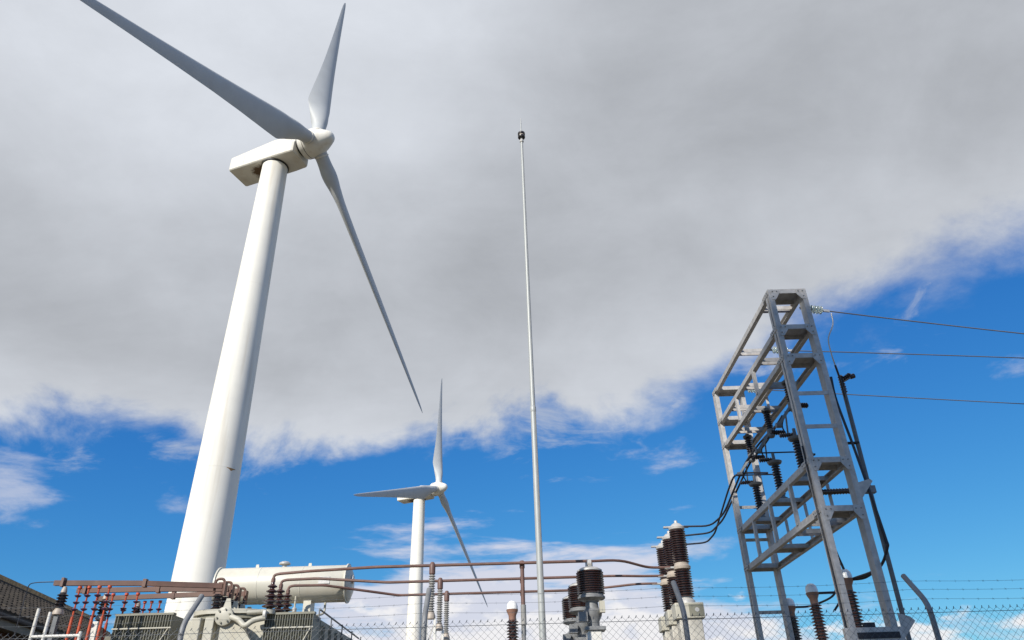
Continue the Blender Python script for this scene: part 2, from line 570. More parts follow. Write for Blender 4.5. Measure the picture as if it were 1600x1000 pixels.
# ------------------------------------------------------------------ wind turbines
def blade_mesh(L):
    """root at the origin, span along +Z, trailing edge +X, upwind side +Y; pitch and twist built in"""
    st = [  # fraction, chord, thickness ratio, pitch deg, circular blend
        (0.030, 1.32, 1.00, -24, 1.0), (0.060, 1.32, 1.00, -24, 1.0), (0.085, 1.42, 0.92, -23, 0.85), (0.12, 1.95, 0.62, -22, 0.45),
        (0.155, 2.42, 0.44, -21, 0.12), (0.185, 2.92, 0.34, -19, 0.0), (0.215, 2.88, 0.29, -17, 0.0), (0.28, 2.65, 0.26, -14, 0.0),
        (0.36, 2.32, 0.24, -11, 0.0), (0.46, 1.96, 0.22, -8, 0.0), (0.58, 1.60, 0.20, -6, 0.0), (0.70, 1.25, 0.19, -4, 0.0),
        (0.82, 0.94, 0.18, -3, 0.0), (0.91, 0.70, 0.17, -2.5, 0.0), (0.96, 0.52, 0.17, -2, 0.0), (0.985, 0.34, 0.17, -2, 0.0), (1.0, 0.10, 0.17, -2, 0.0)]
    fine = []
    for i in range(len(st) - 1):
        for k in range(4):
            t = k / 4
            fine.append(tuple(a_ * (1 - t) + b_ * t for a_, b_ in zip(st[i], st[i + 1])))
    st = fine + [st[-1]]
    for _ in range(1):                     # relax the kinks between stations
        st = [st[0]] + [(st[i][0],) + tuple((st[i - 1][q] + 2 * st[i][q] + st[i + 1][q]) / 4 for q in range(1, 5)) for i in range(1, len(st) - 1)] + [st[-1]]
    n = 36
    mb = MB()
    vs, fs = [], []
    for fr, c, th, pit, cb in st:
        for k in range(n):
            a = 2 * math.pi * k / n
            cx = (1 - math.cos(a)) / 2           # 0 leading .. 1 trailing
            sgn = 1 if a < math.pi else -1
            yt = 5 * th * (0.2969 * math.sqrt(cx) - 0.126 * cx - 0.3516 * cx ** 2 + 0.2843 * cx ** 3 - 0.1036 * cx ** 4)
            yaf = sgn * yt + 0.03 * math.sin(math.pi * cx) * (1 - cb)
            c_ = c * (0.93 + 0.07 * cb)
            ax_, ay_ = (cx - 0.30) * c_, yaf * c_
            ci_x, ci_y = -math.cos(a) * c / 2, math.sin(a) * c / 2
            X = ax_ * (1 - cb) + ci_x * cb
            Y = ay_ * (1 - cb) + ci_y * cb
            p = R(pit)
            vs.append((X * math.cos(p) - Y * math.sin(p), X * math.sin(p) + Y * math.cos(p), fr * L))
    m = len(st)
    for i in range(m - 1):
        for k in range(n):
            k2 = (k + 1) % n
            fs.append((i * n + k, i * n + k2, (i + 1) * n + k2, (i + 1) * n + k))
    fs.append(tuple(range(n - 1, -1, -1)))
    fs.append(tuple((m - 1) * n + k for k in range(n)))
    return mb.add(vs, fs)


def turbine(label, hub, az, tilt, L, theta, cone, r_base, r_top, over=4.6):
    A = R(az)
    n_h = Vector((math.sin(A), math.cos(A), 0))
    base = Vector(hub) - n_h * over
    zt = hub[2] - 1.72                     # tower top / nacelle floor
    root = thing('wind_turbine', label, 'wind turbine', (base.x, base.y, 0), math.atan2(n_h.y, n_h.x), 'white three-bladed wind turbines')
    # local frame: +X rotor axis, +Y to the left of it, Z up
    # tower in three cans with slightly raised flanges
    cuts = [0.0, zt * 0.395, zt * 0.72, zt - 0.12]
    rad = lambda z: r_base + (r_top - r_base) * (z / zt)
    for i in range(3):
        a, b = cuts[i], cuts[i + 1]
        mb = MB().lathe([(rad(a + (b - a) * k / 8), a + (b - a) * k / 8) for k in range(9)], n=72)
        t = mb.build('tower_section', 'turbine', root)
        if i:
            MB().lathe([(rad(a) + 0.001, a - 0.05), (rad(a) + 0.006, a - 0.045), (rad(a) + 0.006, a + 0.045), (rad(a) + 0.001, a + 0.05)], n=72).build('flange_joint', 'turbine', t)
    # rust run below the lowest joint, on the side turned to the viewer
    st_az = math.atan2(-base.y, -base.x) - root.rotation_euler.z + R(33)
    rm = MB()
    zc = cuts[1]
    K, vs, fs = 8, [], []
    for j, (zz, w) in enumerate(((zc - 0.052, 1.0), (zc - 0.10, 0.9), (zc - 0.15, 0.45), (zc - 0.26, 0.12))):
        for k in range(K + 1):
            aa = st_az + (k / K - 0.5) * 0.5 * w
            rr = rad(zz) + 0.004
            vs.append((math.cos(aa) * rr, math.sin(aa) * rr, zz))
    for j in range(3):
        for k in range(K):
            fs.append((j * (K + 1) + k, j * (K + 1) + k + 1, (j + 1) * (K + 1) + k + 1, (j + 1) * (K + 1) + k))
    rm.add(vs, fs).build('rust_stain', 'rust', root)
    MB().lathe([(r_top + 0.005, zt - 0.12), (r_top + 0.10, zt - 0.10), (r_top + 0.10, zt + 0.06)], n=64).build('yaw_ring', 'gasket', root)
    # concrete plinth
    MB().lathe([(r_base + 1.6, 0.0), (r_base + 1.6, 0.25), (r_base + 0.3, 0.4), (r_base + 0.3, 0.45)], n=48).build('foundation', 'concrete', root)
    door = MB().box(r_base - 0.2, r_base + 0.05, -0.45, 0.45, 0.5, 2.6).build('door', 'turbine', root)
    MB().box(r_base + 0.05, r_base + 0.08, 0.28, 0.33, 1.4, 1.55).build('handle', 'gasket', door)
    # nacelle: low box behind, hump over the tower, chamfered nose
    z0 = zt + 0.04
    W = 1.40
    sec = [  # x, half width, bottom, shoulder, top, top half width
        (-4.65, W - 0.05, z0 + 0.02, z0 + 1.55, z0 + 1.82, W - 0.35), (-4.5, W, z0, z0 + 1.62, z0 + 1.90, W - 0.35),
        (-1.6, W, z0, z0 + 1.95, z0 + 2.32, W - 0.4), (0.7, W, z0, z0 + 2.2, z0 + 2.62, W - 0.45), (1.5, W, z0, z0 + 2.05, z0 + 2.55, W - 0.5),
        (2.75, W - 0.06, z0 + 0.02, z0 + 1.35, z0 + 2.35, W - 0.75), (2.95, W - 0.18, z0 + 0.08, z0 + 1.30, z0 + 2.25, W - 0.8)]
    vs, fs = [], []
    for x, w, b, s, t, tw in sec:
        vs += [(x, -w, b + 0.12), (x, -w + 0.12, b), (x, w - 0.12, b), (x, w, b + 0.12), (x, w, s), (x, tw, t), (x, -tw, t), (x, -w, s)]
    for i in range(len(sec) - 1):
        for k in range(8):
            k2 = (k + 1) % 8
            fs.append((i * 8 + k, i * 8 + k2, (i + 1) * 8 + k2, (i + 1) * 8 + k))
    fs.append(tuple(range(7, -1, -1)))
    fs.append(tuple((len(sec) - 1) * 8 + k for k in range(8)))
    nac = MB().add(vs, fs).build('nacelle', 'nacelle', root, smooth=28, bevel=0.03)
    MB().lathe([(0.9, 0), (1.08, 0.02), (1.08, 0.18), (0.9, 0.2)], origin=(2.93, 0, hub[2]), axis=(1, 0, 0), n=40).build('front_seal', 'gasket', nac)
    for xs_ in (-2.9, 1.05):
        for sy_ in (-W - 0.004, W - 0.001):
            MB().box(xs_, xs_ + 0.025, sy_, sy_ + 0.005, z0 + 0.14, z0 + 1.62).build('panel_seam', 'nacelle_seam', nac, smooth=0)
    MB().box(-4.0, -3.0, -0.5, 0.5, z0 - 0.012, z0 - 0.002).build('floor_hatch', 'nacelle', nac, bevel=0.004)
    for k in range(5):
        MB().box(-4.69, -4.655, -0.8, 0.8, z0 + 0.5 + 0.16 * k, z0 + 0.58 + 0.16 * k).build('rear_louvre', 'nacelle_seam', nac, smooth=0)
    am = MB().tube([(-3.9, -0.2, z0 + 1.9), (-3.9, -0.2, z0 + 3.0)], 0.035, 8)
    an = am.build('anemometer_mast', 'gasket', nac)
    MB().bar((-4.3, -0.2, z0 + 2.9), (-3.5, -0.2, z0 + 2.9), 0.04, 0.04).build('vane_arm', 'gasket', an)
    MB().lathe([(0.02, 0), (0.12, 0.05), (0.12, 0.12), (0.02, 0.16)], origin=(-4.3, -0.2, z0 + 2.9), n=10).build('wind_cups', 'gasket', an)
    MB().prism([(-3.5, -0.2, z0 + 2.86), (-3.2, -0.2, z0 + 3.05), (-3.2, -0.2, z0 + 3.2), (-3.5, -0.2, z0 + 2.98)], (0, 0, 0), (0, 0.02, 0)).build('wind_vane', 'gasket', an)
    # rotor: spinner and three blades, shaft tilted up a little
    T = R(tilt)
    ax = Vector((math.cos(T), 0, math.sin(T)))
    hubl = Vector((over, 0, hub[2]))
    sp = [(1.16, -1.42), (1.32, -1.38), (1.40, -1.2), (1.42, -0.5), (1.41, -0.05), (1.36, 0.2), (1.25, 0.5), (1.04, 0.95), (0.80, 1.40), (0.58, 1.75), (0.44, 1.90), (0.26, 1.985), (0.0, 2.01)]
    spn = MB().lathe(sp, origin=hubl, axis=ax, n=56).build('spinner', 'turbine', root)
    MB().lathe([(1.40, -0.03), (1.432, -0.02), (1.432, 0.02), (1.40, 0.03)], origin=hubl - ax * 0.85, axis=ax, n=56).build('spinner_seam', 'gasket', spn)
    s = Vector((0, -1, 0))                # horizontal in-plane direction
    u = s.cross(ax).normalized()
    if u.z < 0:
        u = -u
    bm_ = blade_mesh(L)
    for k in range(3):
        t = R(theta + 120 * k)
        cn = R(cone)
        rd = ((u * math.cos(t) + s * math.sin(t)) * math.cos(cn) + ax * math.sin(cn)).normalized()
        tg = (-u * math.sin(t) + s * math.cos(t)).normalized()
        up = rd.cross(tg).normalized()
        if up.dot(ax) < 0:
            tg2 = tg
            up = -up
        mm = Matrix((tg, up, rd)).transposed()
        b2 = MB()
        b2.v = [tuple(hubl + mm @ Vector(v)) for v in bm_.v]
        b2.f = list(bm_.f)
        bl = b2.build('blade', 'blade', root, smooth=75)
        bl.cycles.shadow_terminator_offset = 0.35
        bl.cycles.shadow_terminator_geometry_offset = 0.5
        MB().lathe([(0.67, 0.0), (0.72, 0.01), (0.72, 0.12), (0.67, 0.14)], origin=hubl + rd * 1.42, axis=rd, n=32).build('root_collar', 'nacelle', bl)
    return root


turbine('large near wind turbine, tall white tower at the left rising behind the transformer', (-19.14, 53.16, 54.25), 110.3, 4.3, 31.2, 109.9, -1.8, 1.95, 1.22)
turbine('smaller distant wind turbine left of the thin mast, its blade tips above the busbars', (-16.46, 149.09, 48.75), 113.1, 4.9, 30.45, 107.25, -2.2, 1.72, 1.2)
# stands behind the viewpoint; its tower and nacelle throw the soft shade on the near end of the gantry
turbine('third wind turbine standing behind the viewpoint, shading the near end of the gantry', (-29.7, -56.8, 53.8), 110.3, 4.3, 31.2, 78.0, -1.8, 1.95, 1.22)

# ------------------------------------------------------------------ lightning mast
mast = thing('lightning_mast', 'tall thin grey pole in the centre with dark lamp drum and spike on top', 'mast', (0.43, 15.5, 0))
MB().lathe([(0.074, 0), (0.070, 3.0), (0.062, 8.3)], n=20).build('lower_tube', 'mast', mast)
MB().lathe([(0.064, 8.24), (0.068, 8.25), (0.068, 8.36), (0.056, 8.39)], n=20).build('joint_collar', 'mast', mast)
MB().lathe([(0.056, 8.36), (0.036, 16.72)], n=16).build('upper_tube', 'mast', mast)
MB().tube([(0.05, -0.072, 0.1), (0.05, -0.058, 8.2), (0.035, -0.048, 8.5), (0.025, -0.03, 16.6)], 0.008, 6).build('earth_strap', 'galv2', mast)
lh = MB().lathe([(0.03, 16.86), (0.095, 16.885), (0.105, 16.90), (0.105, 16.95), (0.078, 16.96), (0.078, 17.00), (0.105, 17.01), (0.105, 17.07), (0.085, 17.09), (0.03, 17.11)], n=24).build('lamp_drum', 'lamp', mast)
MB().lathe([(0.080, 16.963), (0.085, 16.97), (0.085, 16.99), (0.080, 16.997)], n=24).build('lamp_lens', 'beige', lh)
MB().lathe([(0.036, 16.70), (0.06, 16.73), (0.06, 16.78), (0.035, 16.82), (0.03, 16.87)], n=16).build('lamp_collar', 'cap', mast)
MB().lathe([(0.018, 17.1), (0.015, 17.45), (0.006, 17.70)], n=8).build('spike', 'mast', mast)
MB().box(-0.35, 0.35, -0.35, 0.35, 0, 0.12).build('base_block', 'concrete', mast)

# ------------------------------------------------------------------ steel gantry
GX0, GX1, GY0, GY1, GZ = 5.03, 5.77, 12.0, 16.85, 9.2
gan = thing('steel_gantry', 'tall galvanised steel gantry of ladder-like posts and open beams at the right', 'gantry', (GX0, GY0, 0))
gl = GY1 - GY0
gw = GX1 - GX0


PW, PD = 0.095, 0.21


def angle_post(x, y, side, face):
    """channel post: web on the inner side (+X for side > 0), flanges front and back pointing outwards, thin lip"""
    mb = MB()
    t = 0.012
    y0, y1 = (y, y + PD) if face > 0 else (y - PD, y)
    xw = x + PW - t if side > 0 else x
    mb.box(xw, xw + t, y0, y1, 0.02, GZ)
    xa, xb = (x, xw) if side > 0 else (xw + t, x + PW)
    mb.box(xa, xb, y0, y0 + t, 0.02, GZ - 0.003)
    mb.box(xa, xb, y1 - t, y1, 0.02, GZ - 0.003)
    xl = xa if side > 0 else xb - t
    mb.box(xl, xl + t, y0 + t, y0 + 0.085, 0.02, GZ - 0.006)
    mb.box(xl, xl + t, y1 - 0.085, y1 - t, 0.02, GZ - 0.006)
    return mb


posts = [(0.0, 0.0, 1, 1), (gw - PW, 0.0, -1, 1), (0.0, gl, 1, -1), (gw - PW, gl, -1, -1)]
for x, y, s_, fc in posts:
    p = angle_post(x, y, s_, fc).build('post', 'galv', gan)
    MB().box(x - 0.06, x + 0.16, y - 0.03 if fc > 0 else y - 0.29, y + 0.29 if fc > 0 else y + 0.03, 0.0, 0.02).build('base_plate', 'galv', p)

xi0, xi1 = PW + 0.002, gw - PW - 0.002          # clear width between the return legs


def channel_rung(y0, depth, z, h=0.095, face='down'):
    t = 0.012
    mb = MB()
    mb.box(xi0, xi1, y0, y0 + depth, z - t, z)
    mb.box(xi0, xi1, y0, y0 + t, z - h, z - t)
    mb.box(xi0, xi1, y0 + depth - t, y0 + depth, z - h - 0.004, z - t)
    return mb


FR = [9.2, 8.40, 7.78, 5.76, 4.92]
for z in FR:
    channel_rung(0.004, 0.43, z - 0.003).build('end_rung', 'galv', gan)
    channel_rung(gl - 0.40, 0.396, z - 0.003).build('end_rung', 'galv', gan)
for z in (7.0, 6.36):
    MB().box(xi0, xi1, 0.004, 0.018, z - 0.075, z).box(xi0, xi1, 0.018, 0.06, z - 0.010, z - 0.001).build('end_rung', 'galv', gan)
for z in (6.30, 5.55, 4.0):
    MB().box(xi0, xi1, gl - 0.018, gl - 0.004, z - 0.07, z).build('end_rung', 'galv', gan)

# longitudinal beams: channels with the web outwards
for z in FR:
    for sd_ in (0, 1):
        t = 0.012
        hgt = 0.105 if z > 7 else 0.115
        mb = MB()
        ya, yb = PD + 0.002, gl - PD - 0.002
        xo = 0.015 if sd_ == 0 else gw - 0.015 - t
        mb.box(xo, xo + t, ya, yb, z - hgt - 0.004, z - 0.004)
        fx0, fx1 = (xo + t, xo + 0.085) if sd_ == 0 else (xo - 0.073, xo)
        mb.box(fx0, fx1, ya, yb, z - t - 0.004, z - 0.005)
        mb.box(fx0, fx1, ya, yb, z - hgt - 0.003, z - hgt + t - 0.004)
        mb.build('side_beam', 'galv', gan)
# cross members between the side beams
cx0, cx1 = 0.030, gw - 0.030


def cross_pair(y, z, gap=0.17):
    for k in (0, 1):
        yy = y + k * gap
        MB().box(cx0, cx1, yy, yy + 0.012, z - 0.10, z - 0.02).box(cx0, cx1, yy + 0.012, yy + 0.07, z - 0.032, z - 0.021).build('cross_bar', 'galv', gan)


def cross_plate(y, z, depth=0.30):
    MB().box(cx0, cx1, y, y + depth, z - 0.032, z - 0.02).box(cx0, cx1, y, y + 0.012, z - 0.10, z - 0.032).box(cx0, cx1, y + depth - 0.012, y + depth, z - 0.10, z - 0.032).build('cross_plate', 'galv', gan)


cross_pair(0.62, 9.2, 0.12)
cross_pair(2.45, 9.2)
for y in (1.35, 2.55, 3.75):
    cross_pair(y, 8.40)
for y in (1.2, 2.4, 3.6):
    cross_pair(y, 7.78)
for y in (1.0, 2.35, 3.75):
    cross_plate(y, 5.76)
for y in (0.75, 1.45):
    cross_pair(y, 4.92, 0.2)
cross_plate(2.6, 4.92, 0.42)
# short uprights tying neighbouring beams together
for (za, zb, ys) in ((8.28, 7.78, (1.75, 3.15)), (5.62, 4.92, (1.15, 2.4, 3.6))):
    for yv in ys:
        for xs in (0.0, gw - 0.012):
            sx = 1 if xs == 0.0 else -1
            MB().box(xs, xs + 0.012, yv, yv + 0.085, zb - 0.02, za + 0.02).box(*( (0.012, 0.06) if sx > 0 else (gw - 0.06, gw - 0.012)), yv, yv + 0.012, zb + 0.002, za - 0.002).build('upright', 'galv', gan)
def gusset(x0, x1, y, z0, z1, xs):
    gp = MB().prism([(x0, y, z1), (x1, y, z1), (x1, y, z1 - (z1 - z0) * 0.45), (x0 + (x1 - x0) * 0.45, y, z0), (x0, y, z0)], (0, 0, 0), (0, -0.008, 0)).build('gusset_plate', 'galv', gan)
    for bx, bz in ((0.2, 0.82), (0.2, 0.30), (0.75, 0.82)):
        MB().lathe([(0.012, 0), (0.012, 0.014), (0.006, 0.018)], origin=(x0 + (x1 - x0) * bx, y - 0.008, z0 + (z1 - z0) * bz), axis=(0, -1, 0), n=6).build('bolt', 'galv2', gp)


for z in FR:
    gusset(0.045, 0.20, -0.001, z - 0.24, z - 0.02, 1)
    gusset(gw - 0.045, gw - 0.20, -0.001, z - 0.24, z - 0.02, -1)
for z in FR:
    for yb_ in (0.0, gl):
        y0_, y1_ = (0.02, 0.36) if yb_ == 0 else (gl - 0.36, gl - 0.02)
        sp_ = MB().prism([(-0.001, y0_, z - 0.008), (-0.001, y1_, z - 0.008), (-0.001, y1_, z - 0.10), (-0.001, y0_ if yb_ == 0 else y0_, z - 0.10)], (0, 0, 0), (-0.008, 0, 0)).build('splice_plate', 'galv', gan)
        for k in range(4):
            MB().lathe([(0.011, 0), (0.011, 0.012), (0.006, 0.016)], origin=(-0.009, y0_ + 0.05 + 0.08 * k, z - 0.055), axis=(-1, 0, 0), n=6).build('bolt', 'galv2', sp_)
# foot bracket on the near end with gusset wings; its shaded slot is a painted dark strip
fb = MB().box(-0.12, gw + 0.02, -0.10, -0.004, 2.72, 3.02).build('foot_bracket', 'galv', gan)
MB().box(0.05, gw - 0.05, -0.108, -0.101, 2.86, 2.95).build('dark_slot_strip', 'slot', fb)
MB().prism([(gw + 0.02, -0.06, 2.85), (gw + 0.26, -0.06, 3.10), (gw + 0.20, -0.06, 3.16), (gw + 0.02, -0.06, 3.22)], (0, 0, 0), (0, 0.014, 0)).build('gusset', 'galv', gan)
MB().prism([(gw, 0.03, 5.02), (gw + 0.26, 0.03, 5.32), (gw + 0.22, 0.03, 5.36), (gw, 0.03, 5.30)], (0, 0, 0), (0, 0.014, 0)).build('gusset', 'galv', gan)
MB().box(0.20, 0.36, -0.09, -0.005, 3.021, 3.09).build('clamp_block', 'slot', gan)


# --- ribbed posts standing on the lower frame of the gantry
def ribbed(name, label, cat, loc, parts, group=None):
    """parts: list of (part name, material, profile)"""
    t = thing(name, label, cat, loc, 0, group)
    for nm, mat, prof in parts:
        MB().lathe(prof, n=24).build(nm, mat, t)
    return t


ins_parts = [('foot', 'steel', [(0.11, 0), (0.11, 0.03), (0.07, 0.05), (0.07, 0.09)]),
             ('ribbed_body', 'dark', sheds(0.09, 0.72, 0.052, 0.088, 11)),
             ('top_plate', 'steel', [(0.06, 0.72), (0.13, 0.75), (0.15, 0.79), (0.14, 0.80), (0.05, 0.82), (0.035, 0.84), (0.03, 0.98)])]
gi = ribbed('post_insulator', 'black ribbed insulator on the gantry nearest its near ladder', 'insulator', (5.35, 13.12, 5.745), ins_parts, 'insulators standing on the gantry frame')
copy_thing(gi, (5.35, 14.48, 5.745), 'black ribbed insulator in the middle of the three on the gantry frame')
copy_thing(gi, (5.35, 15.92, 5.745), 'black ribbed insulator on the gantry farthest from its near ladder')


# --- switch arms hung inside the upper part of the gantry
def switch(label, y):
    t = thing('disconnector_arm', label, 'disconnector', (5.36, y, 0), 0, 'dark switch arms hung in the gantry')
    MB().lathe([(0.10, 7.60), (0.10, 7.64), (0.05, 7.66), (0.05, 7.68)], n=16).build('top_flange', 'steel', t)
    MB().lathe(sheds(7.20, 7.60, 0.048, 0.078, 8), n=20).build('ribbed_body', 'dark', t)
    MB().lathe([(0.05, 7.02), (0.075, 7.05), (0.075, 7.2)], n=14).build('clamp_head', 'steel', t)
    MB().lathe(sheds(0.02, 0.36, 0.034, 0.055, 8), origin=(-0.06, -0.06, 7.11), axis=(1, 0.15, 0.03), n=16).build('side_insulator', 'dark', t)
    MB().tube(spline([(0.0, 0, 7.06), (-0.14, 0.05, 6.98), (-0.2, 0.2, 6.8), (-0.1, 0.32, 6.62)]), 0.014, 8).build('flexible_link', 'cable', t)
    MB().bar((-0.05, 0, 7.1), (-0.30, 0.12, 6.78), 0.035, 0.05).lathe([(0.05, -0.05), (0.05, 0.05)], origin=(-0.30, 0.12, 6.78), axis=(1, 0, 0), n=12).build('contact_arm', 'steel', t)
    MB().lathe(sheds(0.0, 0.30, 0.03, 0.05, 7), origin=(0.02, 0.22, 6.62), axis=(-1, 0.1, 0), n=16).build('lower_insulator', 'dark', t)
    MB().bar((-0.12, 0.22, 6.62), (-0.12, 0.10, 7.06), 0.025, 0.025).build('link_rod', 'steel', t)
    return t


switch('dark switch arm hung in the gantry directly behind the near ladder', 12.95)
switch('dark switch arm hung midway along the upper gantry frame', 14.35)
switch('dark switch arm hung at the far end of the upper gantry frame', 15.85)


def cable(label, pts, r=0.022, name='cable', mat='cable', group=None, n=8, rnd=None):
    path = rounded(pts, rnd) if rnd else spline(pts)
    o = MB().tube(path, r, n).build(name, mat)
    return tag(o, label, 'cable', group)


# --- black cables from the breakers up into the gantry
G = 'black cables between breakers and gantry'
cable('topmost black cable running from the breakers up into the gantry', [(4.05, 18.0, 6.16), (4.64, 17.60, 6.05), (4.84, 17.00, 6.17), (5.22, 15.90, 7.04), (5.51, 15.40, 7.36), (5.81, 15.00, 7.59)], 0.022, group=G, rnd=0.22)
cable('middle black cable running from the breakers up into the gantry', [(4.05, 19.0, 6.16), (4.82, 18.40, 6.08), (4.91, 17.40, 6.14), (5.32, 15.90, 7.03), (5.52, 15.20, 7.22), (5.62, 14.20, 7.44)], 0.022, group=G, rnd=0.22)
cable('lowest black cable running from the breakers up into the gantry', [(4.05, 20.0, 6.16), (4.89, 19.20, 6.03), (4.93, 18.40, 6.07), (4.93, 16.60, 6.63), (5.00, 16.20, 6.84), (5.21, 16.00, 6.82), (5.68, 15.90, 6.77)], 0.022, group=G, rnd=0.22)
cable('straight black bar across the gantry above the farthest ribbed post', [(4.95, 15.92, 6.74), (5.9, 15.92, 6.74)], 0.016, name='link_bar')
cable('straight black bar across the gantry above the middle ribbed post', [(5.0, 14.48, 6.74), (5.95, 14.48, 6.74)], 0.016, name='link_bar')
# droppers inside the ladder opening
cable('black dropper cable hanging behind the upper rungs of the near ladder', [(5.62, 13.6, 7.55), (5.66, 13.6, 7.0), (5.76, 13.55, 6.4), (5.80, 13.5, 6.33)], 0.022)
cable('black cable hanging below the lower gantry frame and looping to an arrester', [(5.62, 13.7, 5.9), (5.72, 13.72, 5.2), (5.86, 13.75, 4.5), (5.92, 13.76, 4.15), (5.80, 13.78, 3.98)], 0.024)
cable('thin black cable running down beside the near ladder left post', [(5.012, 12.10, 6.0), (5.010, 12.11, 5.0), (5.012, 12.10, 3.6), (5.012, 12.10, 0.1)], 0.014)

# --- steel operating pole beside the gantry with its cable
pole = thing('operating_pole', 'slim dark steel pole leaning on brackets at the right of the gantry', 'pole', (6.37, 13.0, 0))
MB().tube([(-0.05, 0, 0), (0.09, 0, 7.7)], 0.040, 14).build('pole_tube', 'steel', pole)
MB().box(-0.2, 0.1, -0.15, 0.15, 0, 0.03).build('base_plate', 'galv2', pole)
MB().lathe(sheds(0.0, 0.85, 0.045, 0.056, 16), origin=(-0.92, 0.05, 5.45), axis=(1, 0, 0.02), n=14).build('stay_insulator', 'dark', pole)
MB().bar((-0.06, 0, 5.46), (0.14, 0, 5.46), 0.10, 0.13).build('clamp', 'galv2', pole)
MB().lathe(sheds(7.35, 7.72, 0.035, 0.055, 7), origin=(0.05, -0.09, 0), n=14).build('termination', 'dark', pole)
MB().lathe(sheds(0.0, 0.20, 0.025, 0.042, 4), origin=(0.1, -0.08, 7.65), axis=(0.8, 0.1, 0.55), n=12).build('termination', 'dark', pole)
MB().bar((0.1, 0, 7.62), (0.32, 0.02, 7.74), 0.03, 0.04).build('bracket', 'galv2', pole)
MB().lathe([(0.02, -0.05), (0.05, -0.04), (0.05, 0.04), (0.02, 0.05)], origin=(0.34, 0.02, 7.75), axis=(1, 0, 0.3), n=12).build('bracket_head', 'dark', pole)
MB().bar((-0.24, -0.02, 6.35), (0.08, -0.02, 6.35), 0.06, 0.035).build('bracket', 'slot', pole)
cable('black cable clipped along the dark pole right of the gantry', [(6.24, 12.92, 7.7), (6.22, 12.92, 7.2), (6.30, 12.92, 6.3), (6.36, 12.92, 5.5), (6.42, 12.93, 4.6), (6.40, 12.93, 4.4), (6.28, 13.2, 4.12), (6.02, 13.78, 4.05)], 0.026)


# ------------------------------------------------------------------ surge arresters
arr_parts = [('stand', 'galv2', [(0.07, 0), (0.07, 2.85), (0.16, 2.86), (0.16, 2.90)]),
             ('concrete_foot', 'concrete', [(0.22, 0), (0.22, 0.1)]),
             ('base_fitting', 'white', [(0.15, 2.90), (0.15, 2.98), (0.10, 3.02), (0.09, 3.12)]),
             ('ribbed_body', 'brown', sheds(3.10, 3.86, 0.075, 0.125, 13)),
             ('neck', 'tan', [(0.075, 3.86), (0.08, 3.95), (0.115, 4.02), (0.125, 4.06), (0.11, 4.065)]),
             ('domed_cap', 'capwhite', [(0.10, 4.06), (0.118, 4.07), (0.116, 4.13), (0.10, 4.19), (0.06, 4.23), (0.0, 4.245)])]
ARR = 'surge arresters with pale domed caps'
a0 = ribbed('surge_arrester', 'brown ribbed arrester with white domed cap, left of the thin mast', 'arrester', (-0.17, 16.15, 0), arr_parts, ARR)
copy_thing(a0, (5.86, 16.80, 0), 'lower left arrester with white domed cap seen under the gantry')
copy_thing(a0, (5.78, 15.15, 0), 'middle arrester with bright white domed cap seen between the gantry posts')
copy_thing(a0, (5.93, 13.80, 0), 'rightmost dark arrester standing partly behind the near gantry ladder')
cable('dark lead from the lower left arrester to its neighbour under the gantry', [(5.98, 16.80, 4.05), (6.25, 16.6, 4.04), (6.45, 15.9, 4.1), (6.42, 15.4, 4.25)], 0.022)
cable('dark lead curling from the middle arrester under the gantry', [(5.9, 15.15, 4.06), (6.35, 15.12, 4.06), (6.38, 15.12, 4.0), (6.2, 15.3, 3.75)], 0.022, rnd=0.1)
cable('dark lead from the rightmost arrester towards the pole', [(6.02, 13.78, 4.05), (6.2, 13.6, 4.05), (6.28, 13.2, 4.12)], 0.024)

# ------------------------------------------------------------------ overhead lines
LINE = 'overhead conductors leaving to the right'
line_defs = [('uppermost', 12.30, 8.93, (10.65, 13.3, 8.69)), ('middle', 14.40, 9.12, (12.07, 15.3, 9.30)), ('lowest', 16.50, 9.12, (13.12, 17.3, 9.10))]
for nm, y, z, mid in line_defs:
    x0 = 5.70
    a = Vector((x0, y, z))
    dirv = (Vector(mid) - a)
    dirv.z = -0.13 if nm == 'uppermost' else 0.0
    dirh = dirv.normalized()
    st = thing('strain_insulator', nm + ' glass strain insulator string fixed to the top right beam of the gantry', 'insulator', tuple(a), 0, 'glass strain insulator strings')
    MB().bar((0, 0, 0), tuple(dirh * 0.12), 0.02, 0.05).build('shackle', 'galv2', st)
    for k in range(5):
        MB().lathe([(0.018, 0), (0.03, 0.01), (0.075, 0.035), (0.085, 0.05), (0.03, 0.052), (0.018, 0.07)], origin=dirh * (0.12 + 0.07 * k), axis=dirh, n=18).build('glass_disc', 'glass', st)
    MB().bar(tuple(dirh * 0.47), tuple(dirh * 0.64), 0.03, 0.05).build('clamp', 'cap', st)
    p0 = a + dirh * 0.6
    m = Vector(mid)
    far = Vector((42.0, y + 6.6, 9.4))
    # quadratic sag through start, mid and far attachment
    path = []
    for k in range(41):
        t = k / 40
        tm = (m.x - p0.x) / (far.x - p0.x)
        base_m = p0.lerp(far, tm)
        sag = (m.z - base_m.z) / (tm * (1 - tm))
        p = p0.lerp(far, t)
        p.z += sag * t * (1 - t)
        path.append(p)
    o = MB().tube(path, 0.012, 6).build('overhead_conductor', 'alu')
    tag(o, nm + ' of the three overhead wires running off to the right from the gantry', 'wire', LINE)
tp = thing('terminal_pole', 'twin wooden line pole with crossarm beyond the right edge', 'pole', (42.0, 20.9, 0))
for dy in (-1.2, 1.2):
    MB().lathe([(0.16, 0), (0.12, 9.6)], origin=(0.1, dy, 0), n=14).build('pole_leg', 'brick', tp)
MB().bar((0, -2.4, 9.4), (0, 2.6, 9.4), 0.12, 0.18).build('crossarm', 'galv2', tp)
